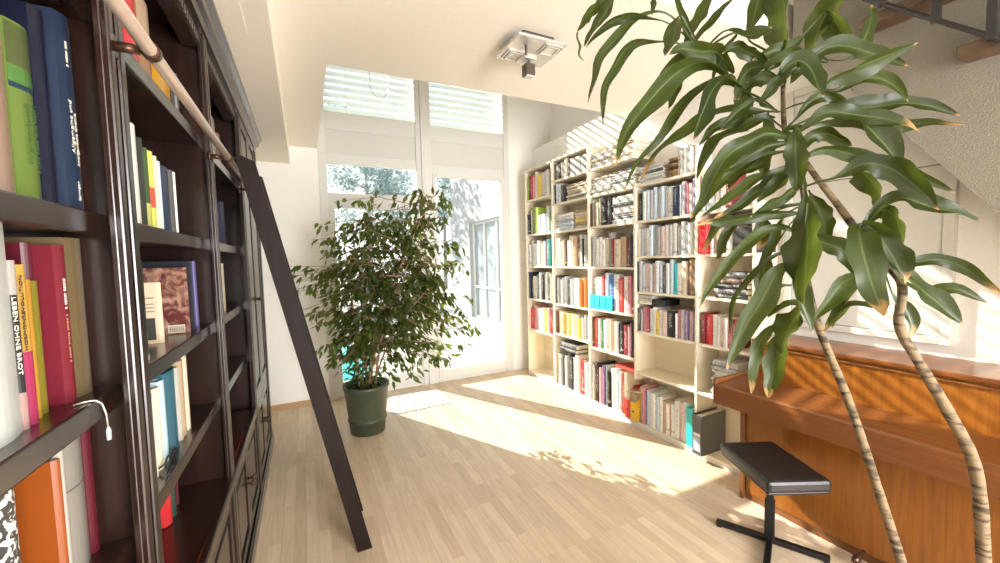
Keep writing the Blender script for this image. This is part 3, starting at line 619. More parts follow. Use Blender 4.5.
# ------------------------------------------------------------------ books
def book_mesh(name, pages=True):
    m = MB()
    n = 5; th = .07
    # rounded spine + two boards as one C-shaped cover
    def arc(xo, sc):
        return [(xo + .045 * (1 - math.cos((k / n - .5) * PI)) * .9, (k / n - .5) * sc) for k in range(n + 1)]
    out = [(1.0, -.5)] + arc(0, 1.0) + [(1.0, .5)]
    inn = [(1.0, .5 - th)] + [(x + .03, y * (1 - 2 * th)) for x, y in arc(0, 1.0)[::-1]] + [(1.0, -.5 + th)]
    m.prism(out + inn, 0, 1, 2)
    m.mi = 1; m.box((.05, -.5 + th, .012), (.97, .5 - th, .985))
    return m
_bm = book_mesh('book').build('book', [MT['cover'], MT['page']]); BOOK = _bm.data; bpy.data.objects.remove(_bm)
COL = {'w': ((.80, .79, .76), 'white'), 'c': ((.74, .66, .50), 'cream'), 't': ((.50, .36, .22), 'tan'), 'g': ((.36, .36, .36), 'grey'), 'd': ((.09, .09, .10), 'charcoal'),
       'k': ((.018, .018, .02), 'black'), 'n': ((.02, .03, .075), 'navy'), 'b': ((.08, .20, .46), 'blue'), 'p': ((.56, .67, .76), 'pale blue'), 'q': ((.02, .55, .62), 'turquoise'),
       'r': ((.58, .045, .045), 'red'), 'R': ((.19, .018, .022), 'dark red'), 'o': ((.70, .20, .035), 'orange'), 'y': ((.78, .58, .10), 'yellow'), 'l': ((.40, .58, .10), 'lime green'),
       'e': ((.05, .20, .10), 'green'), 'T': ((.03, .26, .27), 'teal'), 'i': ((.70, .27, .33), 'pink'), 'v': ((.24, .17, .34), 'violet'), 'B': ((.15, .07, .035), 'brown'), 'P': ((.78, .58, .55), 'pale pink'),
       's': ((.58, .59, .60), 'silver grey'), 'O': ((.24, .24, .10), 'olive'), 'x': ((.5, .5, .5), 'patterned')}
ORD = ['first', 'second', 'third', 'fourth', 'fifth', 'sixth', 'seventh', 'eighth', 'ninth', 'tenth', 'eleventh', 'twelfth', 'thirteenth', 'fourteenth', 'fifteenth', 'sixteenth', 'seventeenth', 'eighteenth', 'nineteenth', 'twentieth']
def put_book(col, x, y, z, dep, th, h, label, group, face=1, lean=0.0, name='book', cat='book', lie=False):
    o = bpy.data.objects.new(name, BOOK); C.objects.link(o)
    o.color = (*col, 1); o.scale = (dep, th, h)
    R = Matrix.Rotation(0 if face == 1 else PI, 4, 'Z')
    if lie: R = R @ Matrix.Translation((0, 0, 0)) @ Matrix.Rotation(PI / 2, 4, 'X')
    L = Matrix.Rotation(lean, 4, 'X')
    o.matrix_world = Matrix.Translation((x, y, z)) @ L @ R @ Matrix.Diagonal((dep, th, h, 1))
    tag(o, label, cat, group); return o
# ------------------------------------------------------------------ white bookcase on the right
RX = 2.873; RB = 3.155; TH = .022
bc = thing('white_bookcase', 'tall pale birch bookcase full of books along the right wall', 'bookcase', (0, 0, 0))
UP = [(5.0, 2.92), (4.33, 2.92), (3.61, 2.92), (2.91, 2.38), (2.23, 2.38), (1.765, 2.06)]
for i, (y, z) in enumerate(UP):
    MB().box((RX, y - TH / 2, .47 if i == 3 else .0), (RB, y + TH / 2, z), .0015).build('upright', MT['palev'], bc)
ROWS = [
    [2.50, 2.02, 1.575, 1.115, .675, .055],
    [2.655, 2.365, 2.02, 1.575, 1.10, .715, .055],
    [2.65, 2.36, 2.02, 1.575, 1.11, .67, .055],
    [2.36, 2.02, 1.685, 1.345, .96, .555, .055],
    [2.03, 1.69, 1.345, .96, .555, .055]]
TOPS = [2.92, 2.92, None, None, None]
for c in range(5):
    y1 = UP[c][0] - TH / 2; y0 = UP[c + 1][0] + TH / 2
    for z in ROWS[c] + ([TOPS[c]] if TOPS[c] else []):
        MB().box((RX + .004, y0, z - TH), (RB, y1, z), .0015).build('shelf', MT['pale'], bc)
    MB().box((RB - .006, y0, .03), (RB, y1, (TOPS[c] or ROWS[c][0])), 0).build('back_panel', MT['pale'], bc)
MB().box((RX + .006, 1.80, .0), (RX + .03, 4.99, .033), .002).build('plinth', MT['white'], bc)
BAYN = ['window-end bay', 'second bay', 'middle bay', 'fourth bay', 'piano-end bay']
ROWN = ['top', 'second', 'third', 'fourth', 'fifth', 'sixth', 'bottom']
def rowname(c, r):
    return 'bottom shelf' if r == len(ROWS[c]) - 1 else ROWN[r] + ' shelf'
def cell(c, r, spec, h0=.24, h1=.30, a=0.0, b=1.0, lean=0.0, dep=.20):
    """spec: letters with optional relative thickness, listed from the left end of the picture (far end) to the right"""
    y1 = UP[c][0] - TH / 2 - .003; y0 = UP[c + 1][0] + TH / 2 + .003
    L = y1 - y0; ya = y1 - L * a; yb = y1 - L * b
    it = []
    for tok in spec.split(): it.append((tok[0], float(tok[1:] or 2)))
    tot = sum(w for _, w in it); y = ya; z = ROWS[c][r]
    cnt = {}
    for i, (k, w) in enumerate(it):
        th = w / tot * (ya - yb); h = rnd.uniform(h0, h1); dp = dep * rnd.uniform(.85, 1.05)
        base, cn = COL[k]
        j = rnd.uniform(.85, 1.1); colr = tuple(min(.86, q * j) for q in base)
        wd = 'slim' if th < .028 else ('thick' if th > .055 else 'medium')
        lb = f"{cn} {wd} book, {ORD[i]} from the left, {rowname(c, r)}, {BAYN[c]} of the pale bookcase"
        put_book(colr, RX + .012 + rnd.uniform(0, .025), y - th / 2, z, dp, th * .95, h, lb, f'books on the {rowname(c, r)} of the {BAYN[c]}', 1, lean * (1 if i < len(it) else 0))
        y -= th
def stack(c, r, y, w, n, cols, zbase=None, dep=.22, th=.02, name='magazine', where=''):
    z = zbase if zbase is not None else ROWS[c][r]
    for i in range(n):
        k = cols[i % len(cols)]; base, cn = COL[k]; t = th * rnd.uniform(.7, 1.3); j = rnd.uniform(.85, 1.08)
        place = 'lowest' if i == 0 else ('topmost' if i == n - 1 else ORD[i] + ' from below')
        lb = f"{cn} {name} lying flat, {place} in the {where} stack, {BAYN[c]}"
        o = bpy.data.objects.new(name, BOOK); C.objects.link(o); o.color = (*[min(.86, q * j) for q in base], 1)
        dp = dep * rnd.uniform(.9, 1.05); ww = w * rnd.uniform(.9, 1.0)
        o.matrix_world = Matrix.Translation((RX + .012 + rnd.uniform(0, .03), y + ww / 2 + rnd.uniform(-.008, .008), z + t / 2)) @ Matrix.Rotation(PI / 2, 4, 'X') @ Matrix.Diagonal((dp, t * .96, ww, 1))
        tag(o, lb, name, f'{where} stack of {name}s in the {BAYN[c]}'); z += t
    return z
# window-end bay
cell(0, 0, 'l1 R2 r2 i1 w2 y3 c2 s2 w2 n2', .30, .36)
cell(0, 1, 'k3 w1 O2 l3 p2 w2 p3 w2 e3', .24, .37)
cell(0, 2, 'w2 s2 w2 w2 w2 c2 w2 i1 T3 e2', .30, .36)
cell(0, 3, 'n2 k2 c2 w2 d2 s2 k2 g2 w1 d2 c2 g2', .30, .38)
cell(0, 4, 'r3 i2 w2 w2 c2 y2 w1 r2 R2', .28, .36)
# second bay
cell(1, 0, 'd2 g2 k2 w1 g2 c2 d2', .18, .23, 0, .5)
cell(1, 0, 'x8 x6', .18, .20, .52, 1)
cell(1, 1, 'k2 p1 w2 d2', .20, .24, 0, .32)
stack(1, 1, 3.85, .40, 9, 'ctwtc', where='second shelf')
stack(1, 2, 4.10, .34, 6, 'pwpsww', where='pale blue left', th=.032)
stack(1, 2, 3.75, .28, 6, 'ctycct', where='cream right', th=.034)
cell(1, 3, 'w2 w2 P2 c2 B2 w2 c3 t2 B2 w2 k1 s2 w2', .30, .38)
cell(1, 4, 'd2 g2 s2 g2 g2 d2 s2 w3 w2 o2 c1 o2 o2', .30, .36)
cell(1, 5, 'B2 t2 c2 y1 c2 y2 w1 c2 s2 y2 c2 g2 p2', .24, .30)
stack(1, 6, 4.06, .34, 2, 'kd', zbase=.055 + .455, where='black', th=.06, name='album')
cell(1, 6, 's4 g2 k2 w2 d2 k3 w2 w2 P2 r3 p3 d2', .36, .45, dep=.24)
# middle bay
stack(2, 0, 3.42, .30, 8, 'wswtw', where='top shelf left')
stack(2, 0, 3.09, .30, 10, 'wtwcw', where='top shelf right', th=.024)
stack(2, 1, 3.42, .30, 8, 'wscww', where='second shelf left', th=.022)
stack(2, 1, 3.09, .31, 9, 'wwsdw', where='second shelf right', th=.024)
cell(2, 2, 'B1 w2 t2 s2 w2 l1 c2', .25, .30, 0, .26)
cell(2, 2, 'k4 d3', .27, .30, .27, .47)
stack(2, 2, 3.09, .32, 11, 'wwdsw', where='third shelf', th=.024)
cell(2, 3, 'd1 s2 w2 w2 w2 c2 g2 R1 c4 t3 R2 d1 k2', .28, .36)
cell(2, 4, 'w4 w3 r2 p2 b3 w3 r3 w2 i2 R2', .34, .40)
cell(2, 5, 'B1 r3 w2 e2 w2 P2 c2 t2 w2 n1 k2 R3 i2 d1 R2', .30, .36)
cell(2, 6, 'w2 B2 k2 i3 v2 g2 k2 w3 s2 p2 w2 r2 c2', .38, .45, 0, .82, dep=.24)
# fourth bay
cell(3, 0, 's2 w2 g1 w2 s2 w2 P1 w2', .20, .24, .70, 1.0)
stack(3, 0, 2.74, .30, 8, 'wswwd', where='top shelf', th=.022)
cell(3, 1, 'B1 k2 T1 w2 p2 s2 p2 w2 p2 s2 w3 n3 p1 w2 v1 i1 w2 v2', .25, .29)
cell(3, 2, 'w2 s2 g1 w2 p2 s2 g2 P2 w2 s2 w2 g2 s2 p1 s2 g2', .24, .29)
cell(3, 3, 'k1 s2 p2 P3 s2 P2 s2 p2 d2 w2 p2 q2 w3 c3 B1 t2 B2', .25, .31)
cell(3, 4, 'd2 g1 i3 R1 s2 w2 y2 w2 P3 k4 w1 i2 s2 v2 P2 v2', .21, .26)
stack(3, 4, 2.80, .16, 3, 'wcs', zbase=.96 + .265, where='small white', th=.025)
cell(3, 6, 'c1 B1 i2 v1 p2 s2 w2 s1 p2 w2 t2 w2 o1 w2 w3 P2 w2', .28, .36, .03, .84, dep=.24)
# piano-end bay
cell(4, 0, 'w1 p2 s2 w2 n1 P2 R2', .24, .30, .05, .6)
cell(4, 1, 'w2 P1 c3 B2 w3', .22, .27, .2, .62)
cell(4, 3, 'R2 r3 w2 w2 P2 w2 i2 R2', .22, .27, .04, .72)
stack(4, 4, 2.0, .21, 12, 'wswws', where='white paper', th=.022)
stack(4, 2, 1.95, .26, 5, 'kdkBd', where='brown', th=.045, name='box')
# red bag-like folder and black box
def simple_box(name, label, cat, loc, size, col, group=None, mat='obj', bev=.003):
    m = MB(); m.box((0, -size[1] / 2, 0), (size[0], size[1] / 2, size[2]), bev); o = m.build(name, MT[mat]); o.location = loc; o.color = (*col, 1); tag(o, label, cat, group); return o
def magfile(label, y, z, col, w=.078, h=.30, dep=.24, x=RX + .002):
    r = thing('magazine_file', label, 'magazine file', (x, y, z), 'open card magazine files')
    m = MB(); t = .003
    m.box((0, -w / 2, 0), (t, w / 2, h * .62)); m.box((dep - t, -w / 2, 0), (dep, w / 2, h)); m.box((0, -w / 2, 0), (dep, w / 2, t))
    for s in (-1, 1): m.prism([(0, 0), (dep, 0), (dep, h), (dep * .55, h), (0, h * .62)], s * (w / 2) - t / 2, s * (w / 2) + t / 2, 1)
    # prism along Y uses (x, z) pairs
    o = m.build('case', MT['obj'], r); o.color = (*col, 1)
    hb = MB(); hb.tube([(-.0012, 0, h * .30), (.0005, 0, h * .30)], .012, 16); hb.build('finger_hole', MT['ink'], r)
    k = MB()
    for i in range(4): k.box((.012, -w / 2 + .010 + i * .016, .004), (dep - .02, -w / 2 + .020 + i * .016, h * (.86 + .05 * (i % 2))))
    pg = k.build('papers', MT['obj'], r); pg.color = (.45, .34, .24, 1)
magfile('red card magazine file with dark finger hole standing at the end of the middle bay', 3.005, .055, (.68, .07, .05), x=RX - .012)
magfile('yellow card magazine file with dark finger hole standing under the divider on the bottom shelf', 2.925, .055, (.86, .50, .03), x=RX - .012)
def binder(label, y, z, col, w=.085, h=.32, dep=.285, x=RX, lab=True):
    r = thing('ring_binder', label, 'ring binder', (x, y, z), None)
    m = MB(); m.box((0, -w / 2, 0), (.006, w / 2, h), .002); m.box((0, -w / 2, 0), (dep, -w / 2 + .004, h), .0015); m.box((0, w / 2 - .004, 0), (dep, w / 2, h), .0015)
    o = m.build('cover', MT['objg'], r); o.color = (*col, 1)
    MB().box((.012, -w / 2 + .006, .008), (dep - .012, w / 2 - .006, h - .02)).build('sheets', MT['page'], r)
    if lab:
        o = MB().box((-.0012, -w / 2 + .012, h * .10), (.001, w / 2 - .012, h * .45)).build('spine_label', MT['obj'], r); o.color = (.42, .47, .60, 1)
        o2 = MB().box((-.0012, -w / 2 + .012, h * .47), (.001, w / 2 - .012, h * .55)).build('spine_sticker', MT['obj'], r); o2.color = (.8, .8, .8, 1)
    return r
binder('turquoise ring binder on the bottom shelf beside the grey binder', 2.285, .055, (.02, .50, .52), .075, .33, .24, lab=False)
binder('big grey ring binder standing forward by the piano end of the bookcase', 2.165, .055, (.085, .08, .078), .085, .33, .30, RX - .07)
r = thing('red_folder', 'red folder leaning at the left of the piano-end bay', 'folder', (RX, 2.165, 1.69)); r.rotation_euler = (.05, 0, 0)
m = MB(); m.box((-.02, -.03, 0), (.18, .03, .26), .012); m.build('body', MT['objg'], r).color = (.62, .03, .04, 1)
m = MB(); m.tube([(-.02, -.02, .2), (-.05, -.012, .25), (-.05, .012, .25), (-.02, .02, .2)], .006, 8); m.build('handle', MT['objg'], r).color = (.55, .03, .04, 1)
simple_box('storage_box', 'charcoal storage box at the right end beside white books', 'box', (RX + .01, 1.83, 1.69), (.22, .17, .19), (.035, .035, .035))
simple_box('storage_box', 'flat black box on top of the books in the fourth bay', 'box', (RX + .02, 2.64, .96 + .265), (.2, .14, .055), (.02, .02, .02))
for i, (y, w) in enumerate(((3.55, .07), (3.47, .08), (3.375, .09), (3.28, .09))):
    simple_box('cassette_box', f'small turquoise box in front of tall white books, {ORD[i]} from the left', 'box', (RX + .001, y, 1.11), (.012, w * .94, .155), (.02, .62, .72), 'turquoise boxes in the middle bay')
simple_box('flat_box', 'thin red box lying on the bottom row of the middle bay', 'box', (RX + .05, 3.10, .055 + .456), (.2, .30, .025), (.55, .06, .04))
bw = thing('bowl_stack', 'stack of tan wooden bowls between magazines on top of the bookcase', 'bowl', (RX + .11, 2.47, 2.36))
for k in range(5):
    MB().lathe([(.045, .0), (.05, .002), (.095, .055), (.10, .057), (.094, .057), (.048, .008)], (0, 0, .026 * k), 24).build('bowl', MT['tread'] if k % 2 else MT['base'], bw)

# ------------------------------------------------------------------ books in the dark bookcase (spines face the room)
def lbook(name_label, xs, y, z, dep, th, h, col, group, lean=0.0, mat=None, marks=()):
    r = thing('book', name_label, 'book', (xs, y, z), group); r.rotation_euler = (lean, 0, PI)
    m = MB(); t = min(.0035, th * .2)
    n = 8
    arc = [(.010 * (1 - math.cos((k / n - .5) * PI)), (k / n - .5) * th) for k in range(n + 1)]
    inn = [(.014 + .0, .5 * th - t), (.014, -.5 * th + t)]
    m.prism([(dep, -th / 2)] + arc + [(dep, th / 2), (dep, th / 2 - t)] + inn + [(dep, -th / 2 + t)], 0, h, 2)
    o = m.build('cover', mat or MT['objg'], r); o.color = (*col, 1)
    MB().box((.016, -th / 2 + t, .004), (dep - .005, th / 2 - t, h - .004)).build('pages', MT['page'], r)
    for (kind, *a) in marks:
        if kind == 'band':
            z0, z1, cc = a; b_ = MB(); b_.prism([(x - .0006, y_ * 1.01) for x, y_ in arc] + [(x + .003, y_ * .9) for x, y_ in arc[::-1]], z0 * h, z1 * h, 2); q = b_.build('spine_band', MT['objg'], r); q.color = (*cc, 1)
        elif kind == 'text':     # text running up (+1) or down (-1) the spine
            body, size, zz, off, mt, sgn = a
            # spine plane: local x = 0, outward -x; text direction along z
            ex = Vector((0, 0, sgn)); ez = Vector((-1, 0, 0)); ey = ez.cross(ex)
            Mx = Matrix(((ex.x, ey.x, ez.x, -.0008), (ex.y, ey.y, ez.y, off * th), (ex.z, ey.z, ez.z, zz * h), (0, 0, 0, 1)))
            text(body, size, mt, r, Mx, 'title')
        elif kind == 'dashes':   # a line of lettering too small to read
            z0, z1, off, hgt, mt = a; q = MB(); zz = z0 * h; kk = 0
            while zz < z1 * h:
                w_ = (.0035, .0022, .0048, .003)[kk % 4]; q.box((-.0008, off * th - hgt / 2, zz), (.001, off * th + hgt / 2, zz + w_)); zz += w_ + (.0016 if kk % 5 else .005); kk += 1
            q.build('title', mt, r)
        elif kind == 'front':    # label on the cover that faces the camera side
            x0, x1, z0, z1, cc = a; q = MB().box((x0, th / 2, z0 * h), (x1, th / 2 + .0008, z1 * h)).build('cover_label', MT['objg'], r); q.color = (*cc, 1)
    return r
G = 'books on the shelf above eye level'
z = SZ[2]
lbook('peach book at the left end of the upper near shelf', -0.438, .965, z, .20, .09, .38, (0.319, 0.213, 0.164), G, marks=[('text', 'TE', .02, .06, .35, MT['terra'], 1)])
lbook('thick lime green dictionary with rounded spine', -.436, 1.048, z, .20, .070, .32, (0.106, 0.165, 0.030), G, marks=[('band', .76, .985, (0.059, 0.079, 0.023)), ('band', .66, .745, (0.059, 0.165, 0.036)), ('band', .635, .665, (0.007, 0.033, 0.066)), ('text', 'Wörterbuch', .022, .22, .16, MT['inkg'], 1), ('dashes', .19, .58, -.12, .012, MT['inkg'])])
lbook('plain dark navy book between green dictionary and blue textbook', -.436, 1.114, z, .20, .050, .385, (0.007, 0.009, 0.025), G)
lbook('navy blue chemistry textbook with pale title on the spine', -.42, 1.168, z, .22, .060, .405, (0.020, 0.031, 0.061), G, marks=[('text', 'Allgemeine und', .0175, .30, .28, MT['inkw'], 1), ('text', 'Anorganische Chemie', .0125, .24, .02, MT['inkw'], 1), ('dashes', .74, .86, .2, .005, MT['inkw']), ('text', 'Springer', .012, .06, .15, MT['inkw'], 1)])
G = 'books on the shelf below eye level'
z = SZ[1]
lbook('tall white book at the left end of the lower near shelf', -0.428, .885, z, .20, .12, .38, (0.535, 0.564, 0.549), G)
lbook('black spined paperback titled LEBEN OHNE BROT', -.435, .957, z, .15, .021, .287, (0.017, 0.017, 0.020), G, marks=[('band', 0.0, .22, (0.330, 0.198, 0.185)), ('band', .80, 1.0, (0.306, 0.281, 0.255)), ('text', 'LEBEN OHNE BROT', .0150, .79, .52, MT['inkw'], -1)])
lbook('yellow and pink paperback titled HORMONREVOLUTION', -.435, .982, z, .15, .026, .28, (0.409, 0.238, 0.040), G, marks=[('band', 0.0, .46, (0.277, 0.020, 0.073)), ('text', 'HORMONREVOLUTION', .0122, .47, .5, MT['ink'], 1)])
lbook('tall dark red book set back with cream label on its cover', -.465, 1.077, z, .17, .020, .322, (0.086, 0.007, 0.015), G, marks=[('front', .05, .14, .76, .92, (0.238, 0.172, 0.106)), ('front', .0, .17, .52, .545, (0.330, 0.264, 0.231))])
lbook('slim orange yellow paperback beside the pink and yellow one', -.443, 1.013, z, .10, .022, .253, (0.383, 0.191, 0.020), G)
lbook('slim olive yellow paperback leaning on the dark red book', -.448, 1.045, z, .10, .030, .25, (0.158, 0.132, 0.010), G)
lbook('crimson book with small white lettering on the spine', -.432, 1.107, z, .16, .034, .318, (0.145, 0.011, 0.022), G, marks=[('dashes', .60, .80, .2, .005, MT['inkw']), ('dashes', .26, .56, .2, .003, MT['terra'])])
lbook('large beige cloth bound book at the right end of the shelf', -.433, 1.167, z, .27, .078, .335, (0.145, 0.102, 0.050), G)
G = 'books on the lowest near shelf'
z = SZ[0]
lbook('black and white patterned book at the lower left corner', -0.433, .89, z, .20, .06, .33, (0.361, 0.361, 0.361), G, mat=MT['zebra'])
lbook('wide orange book with plain cover below the near shelf', -0.438, 1.043, z, .19, .016, .275, (0.253, 0.057, 0.006), G)
lbook('white spined book behind the orange book', -0.443, 1.066, z, .14, .022, .31, (0.415, 0.393, 0.359), G)
lbook('pale grey slipcase with a cord across it', -0.448, 1.127, z, .16, .095, .305, (0.292, 0.269, 0.236), G, marks=[('band', .60, .612, (0.145, 0.123, 0.101))])
lbook('dark red book beside the pilaster on the lowest near shelf', -0.448, 1.19, z, .2, .026, .325, (0.082, 0.006, 0.013), G)
# ribbon marker with a pale tag
m = MB(); m.tube([(-.42, 1.06, 1.433), (-.405, 1.068, 1.435), (-.392, 1.074, 1.434), (-.384, 1.079, 1.424), (-.380, 1.082, 1.40), (-.379, 1.083, 1.372)], .0016, 6)
rb = thing('bookmark_cord', 'thin grey cord with pale blue tag hanging over the shelf edge', 'bookmark', (0, 0, 0)); m.build('cord', MT['chrome'], rb)
o = MB().tube([(-.379, 1.083, 1.374), (-.379, 1.083, 1.366), (-.379, 1.083, 1.346)], [.0015, .0045, .0042], 8).build('tag', MT['objg'], rb); o.color = (.42, .52, .58, 1)
G = 'books on the top shelf of the second dark bay'
z = SZ[3]
lbook('tall red book on the top shelf behind the rail', -.45, 1.69, z, .2, .11, .33, (.50, .03, .04), G)
lbook('brown and tan picture book on the top shelf', -.45, 1.82, z, .2, .12, .33, (.30, .13, .06), G, marks=[('band', .55, 1.0, (.42, .30, .2))])
lbook('mustard yellow book on the top shelf behind the rail', -.45, 2.03, z, .22, .14, .18, (.50, .25, .02), G)
for i, cc in enumerate(((.05, .05, .05), (.3, .3, .32), (.08, .08, .1))):
    lbook(['black slim book beside the mustard book', 'grey slim book, middle of three on the top shelf', 'dark slim book at the right end of the top shelf'][i], -.45, 2.125 + .032 * i, z, .2, .028, .22 + .01 * i, cc, G)
G = 'books on the second shelf of the second dark bay'
z = SZ[2]
yy = 1.555
for lb, th, h, cc in (('cream white book with dark shadowed back, left on the second shelf', .085, .315, (.80, .77, .70)), ('black book beside the cream white one', .035, .29, (.03, .035, .03)), ('dark green slim book with olive foot', .040, .27, (.05, .09, .03)),
                      ('yellow green book with red patch', .05, .27, (.62, .62, .12)), ('pale yellow slim book', .03, .265, (.75, .72, .45)), ('pale blue slim book', .03, .255, (.55, .68, .72)), ('navy book near the right of the second shelf', .11, .25, (.02, .035, .075)), ('slim white edged charcoal book', .04, .255, (.10, .10, .10)), ('white slim book at the right end of the second shelf', .02, .255, (.8, .8, .78))):
    mk = [('band', .3, .55, (.6, .08, .06))] if 'red patch' in lb else ([('band', 0, .33, (.42, .42, .12))] if 'olive' in lb else [])
    lbook(lb + ' of the dark bookcase' if len(lb.split()) < 10 else lb, -.445, yy + th / 2, z, .2, th, h, cc, G, marks=mk); yy += th + .004
G = 'books on the third shelf of the second dark bay'
z = SZ[1]
lbook('very dark green tall book at the left of the third shelf', -.42, 1.485, z, .2, .075, .29, (.012, .022, .014), G, marks=[('band', .0, .05, (.5, .5, .5))])
lbook('cream leaflet with printed text in front of marbled book', -.46, 1.80, z, .09, .018, .215, (.66, .52, .36), G, marks=[('front', .02, .07, .06, .42, (.05, .045, .04)), ('front', .02, .08, .52, .54, (.25, .2, .15)), ('front', .02, .07, .58, .60, (.25, .2, .15)), ('front', .02, .08, .64, .66, (.25, .2, .15)), ('front', .02, .06, .74, .76, (.25, .2, .15))])
lbook('marbled dark red book with barcode sticker facing the camera', -.425, 1.995, z, .20, .02, .265, (.1, .02, .02), G, mat=MT['marble'], marks=[('front', .015, .07, .02, .14, (.62, .55, .42))] + [('front', .019 + .006 * k, .0215 + .006 * k, .04, .12, (.08, .06, .05)) for k in range(8)])
lbook('black book behind the marbled one with blue spine edge', -.43, 2.09, z, .24, .09, .29, (.014, .016, .026), G)
lbook('indigo slim book at the right of the third shelf', -.425, 2.15, z, .24, .014, .29, (.05, .04, .16), G)
G = 'books on the fourth shelf of the second dark bay'
z = SZ[0]; yy = 1.50
for lb, th, h, cc in (('white paperback at the left of the fourth shelf', .055, .25, (.75, .73, .62)), ('cream paperback beside the white one on the fourth shelf', .05, .26, (.72, .68, .5)), ('pale blue book on the fourth shelf', .05, .27, (.45, .62, .68)), ('thick teal book on the fourth shelf', .13, .28, (.015, .12, .19)), ('grey slim book beside the teal one', .03, .27, (.4, .4, .36)), ('tan picture book on the fourth shelf', .06, .285, (.45, .32, .2)), ('cream slim book at the right of the fourth shelf', .05, .29, (.68, .6, .48))):
    lbook(lb, -.43, yy + th / 2, z, .2, th, h, cc, G); yy += th + .003
g = thing('sunglasses', 'black sunglasses lying folded on the fourth dark shelf', 'glasses', (-.415, 1.60, SZ[0]))
m = MB()
for s in (-1, 1): m.tube([(0, s * .032 + .024 * math.cos(a), .022 + .018 * math.sin(a)) for a in [2 * PI * k / 14 for k in range(15)]], .003, 6)
m.tube([(0, -.01, .026), (0, .01, .026)], .003, 6); m.build('frame', MT['blackm'], g)
m = MB()
for s in (-1, 1): m.tube([(.0, s * .055, .03), (-.02, s * .05, .012), (-.06, s * .01, .008)], .003, 6)
m.build('temples', MT['blackm'], g)
G = 'books on the cupboard top'
lbook('bright red book on the cupboard top of the second dark bay', -.51, 1.925, .703, .15, .055, .30, (.55, .03, .035), G)
lbook('dark green book beside the red one on the cupboard top', -.51, 1.98, .703, .17, .045, .31, (.03, .07, .05), G)
lbook('black green book farther back on the cupboard top', -.52, 2.025, .703, .17, .035, .32, (.02, .04, .035), G)
lbook('maroon book at the right of the cupboard top', -.52, 2.065, .703, .17, .03, .36, (.10, .02, .03), G)
G = 'books in the third dark bay'
lbook('grey box file on the top shelf of the third dark bay', -.43, 2.80, SZ[3], .24, .26, .26, (.28, .22, .18), G)
lbook('brown book beside the grey box file on the top shelf', -.43, 3.0, SZ[3], .22, .07, .22, (.20, .11, .07), G)
lbook('grey leaning book on the second shelf of the third bay', -.45, 2.80, SZ[2], .2, .05, .26, (.33, .30, .34), G, lean=-.12)
lbook('navy leaning book on the second shelf of the third bay', -.44, 3.08, SZ[2], .2, .10, .28, (.03, .03, .08), G, lean=-.1)
lbook('pale cream book standing alone in the third dark bay', -.43, 2.84, SZ[1], .2, .12, .28, (.62, .52, .36), G)
for i, (th, cc) in enumerate(((.05, (.30, .06, .04)), (.05, (.42, .16, .08)), (.06, (.33, .02, .03)), (.07, (.40, .015, .025)), (.06, (.28, .012, .02)))):
    lbook(f'red book on the cupboard top of the third dark bay, {ORD[i]} from the left', -.48, 2.72 + .08 * i, .703, .19, th, .30 + .012 * i, cc, G)
# ------------------------------------------------------------------ upright piano
PX = 2.47
pn = thing('upright_piano', 'teak brown upright piano with closed lid against the right wall', 'piano', (0, 0, 0))
Y0, Y1 = .30, 1.70
MB().box((2.66, Y0 + .03, .05), (3.12, Y1 - .03, .66), .002).build('lower_panel', MT['teak'], pn)
MB().box((2.665, Y0 + .02, .0), (3.12, Y1 - .02, .055), .002).build('base_board', MT['teakedge'], pn)
for y in (Y0, Y1 - .022):
    m = MB(); m.prism([(2.64, 0), (3.14, 0), (3.14, 1.07), (2.82, 1.07), (2.79, .84), (2.56, .80), (2.56, .66), (2.64, .62)], y, y + .022, 1); m.build('side_panel', MT['teakedge'], pn)
m = MB(); m.prism([(PX, .675), (PX + .34, .675), (PX + .34, .822), (PX + .30, .83), (PX + .012, .812), (PX, .80)], Y0 - .0, Y1 + .065, 1); m.build('keyboard_lid', MT['teakh'], pn)
MB().box((PX + .002, Y1 + .064, .672), (PX + .345, Y1 + .085, .842), .004).build('lid_cheek', MT['teakedge'], pn)
MB().box((2.80, Y0 + .022, .80), (2.825, Y1 - .022, 1.065), .002).build('upper_panel', MT['teak'], pn)
MB().box((2.785, Y0 + .022, 1.042), (2.80, Y1 - .022, 1.052), .002).build('panel_moulding', MT['teakedge'], pn)
MB().box((2.772, Y0 - .012, 1.068), (3.15, Y1 + .012, 1.095), .006).build('top_lid', MT['teakh'], pn)
MB().box((2.84, Y0 + .03, .6), (3.13, Y1 - .03, 1.066)).build('case', MT['teakedge'], pn)
for y in (.82, .92, 1.02):
    MB().tube([(2.68, y, .055), (2.62, y, .05), (2.575, y, .045), (2.55, y, .04)], [.008, .012, .019, .012], 10).build('pedal', MT['brass'], pn)

# ------------------------------------------------------------------ piano stool
st = thing('piano_stool', 'black padded piano stool on a cross foot before the piano', 'stool', (2.36, 1.34, 0))
m = MB(); m.box((-.168, -.232, .435), (.168, .232, .502), .018); se = m.build('seat', MT['black'], st); se.rotation_euler = (0, 0, math.radians(-26))
m = MB(); m.box((-.160, -.222, .424), (.160, .222, .437), .004); se2 = m.build('seat_plate', MT['blackm'], st); se2.rotation_euler = (0, 0, math.radians(-26))
MB().box((-.025, -.025, .03), (.025, .025, .26), .005).build('column', MT['blackm'], st).rotation_euler = (0, 0, math.radians(27))
MB().box((-.019, -.019, .25), (.019, .019, .428), .004).build('inner_column', MT['blackm'], st).rotation_euler = (0, 0, math.radians(27))
for k in range(4):
    a = math.radians(117 + 90 * k); L = .275
    m = MB(); m.box((.0, -.017, .008), (L, .017, .040), .006); m.box((L - .03, -.016, 0), (L - .003, .016, .012), .003)
    o = m.build('foot', MT['blackm'], st); o.rotation_euler = (0, 0, a)

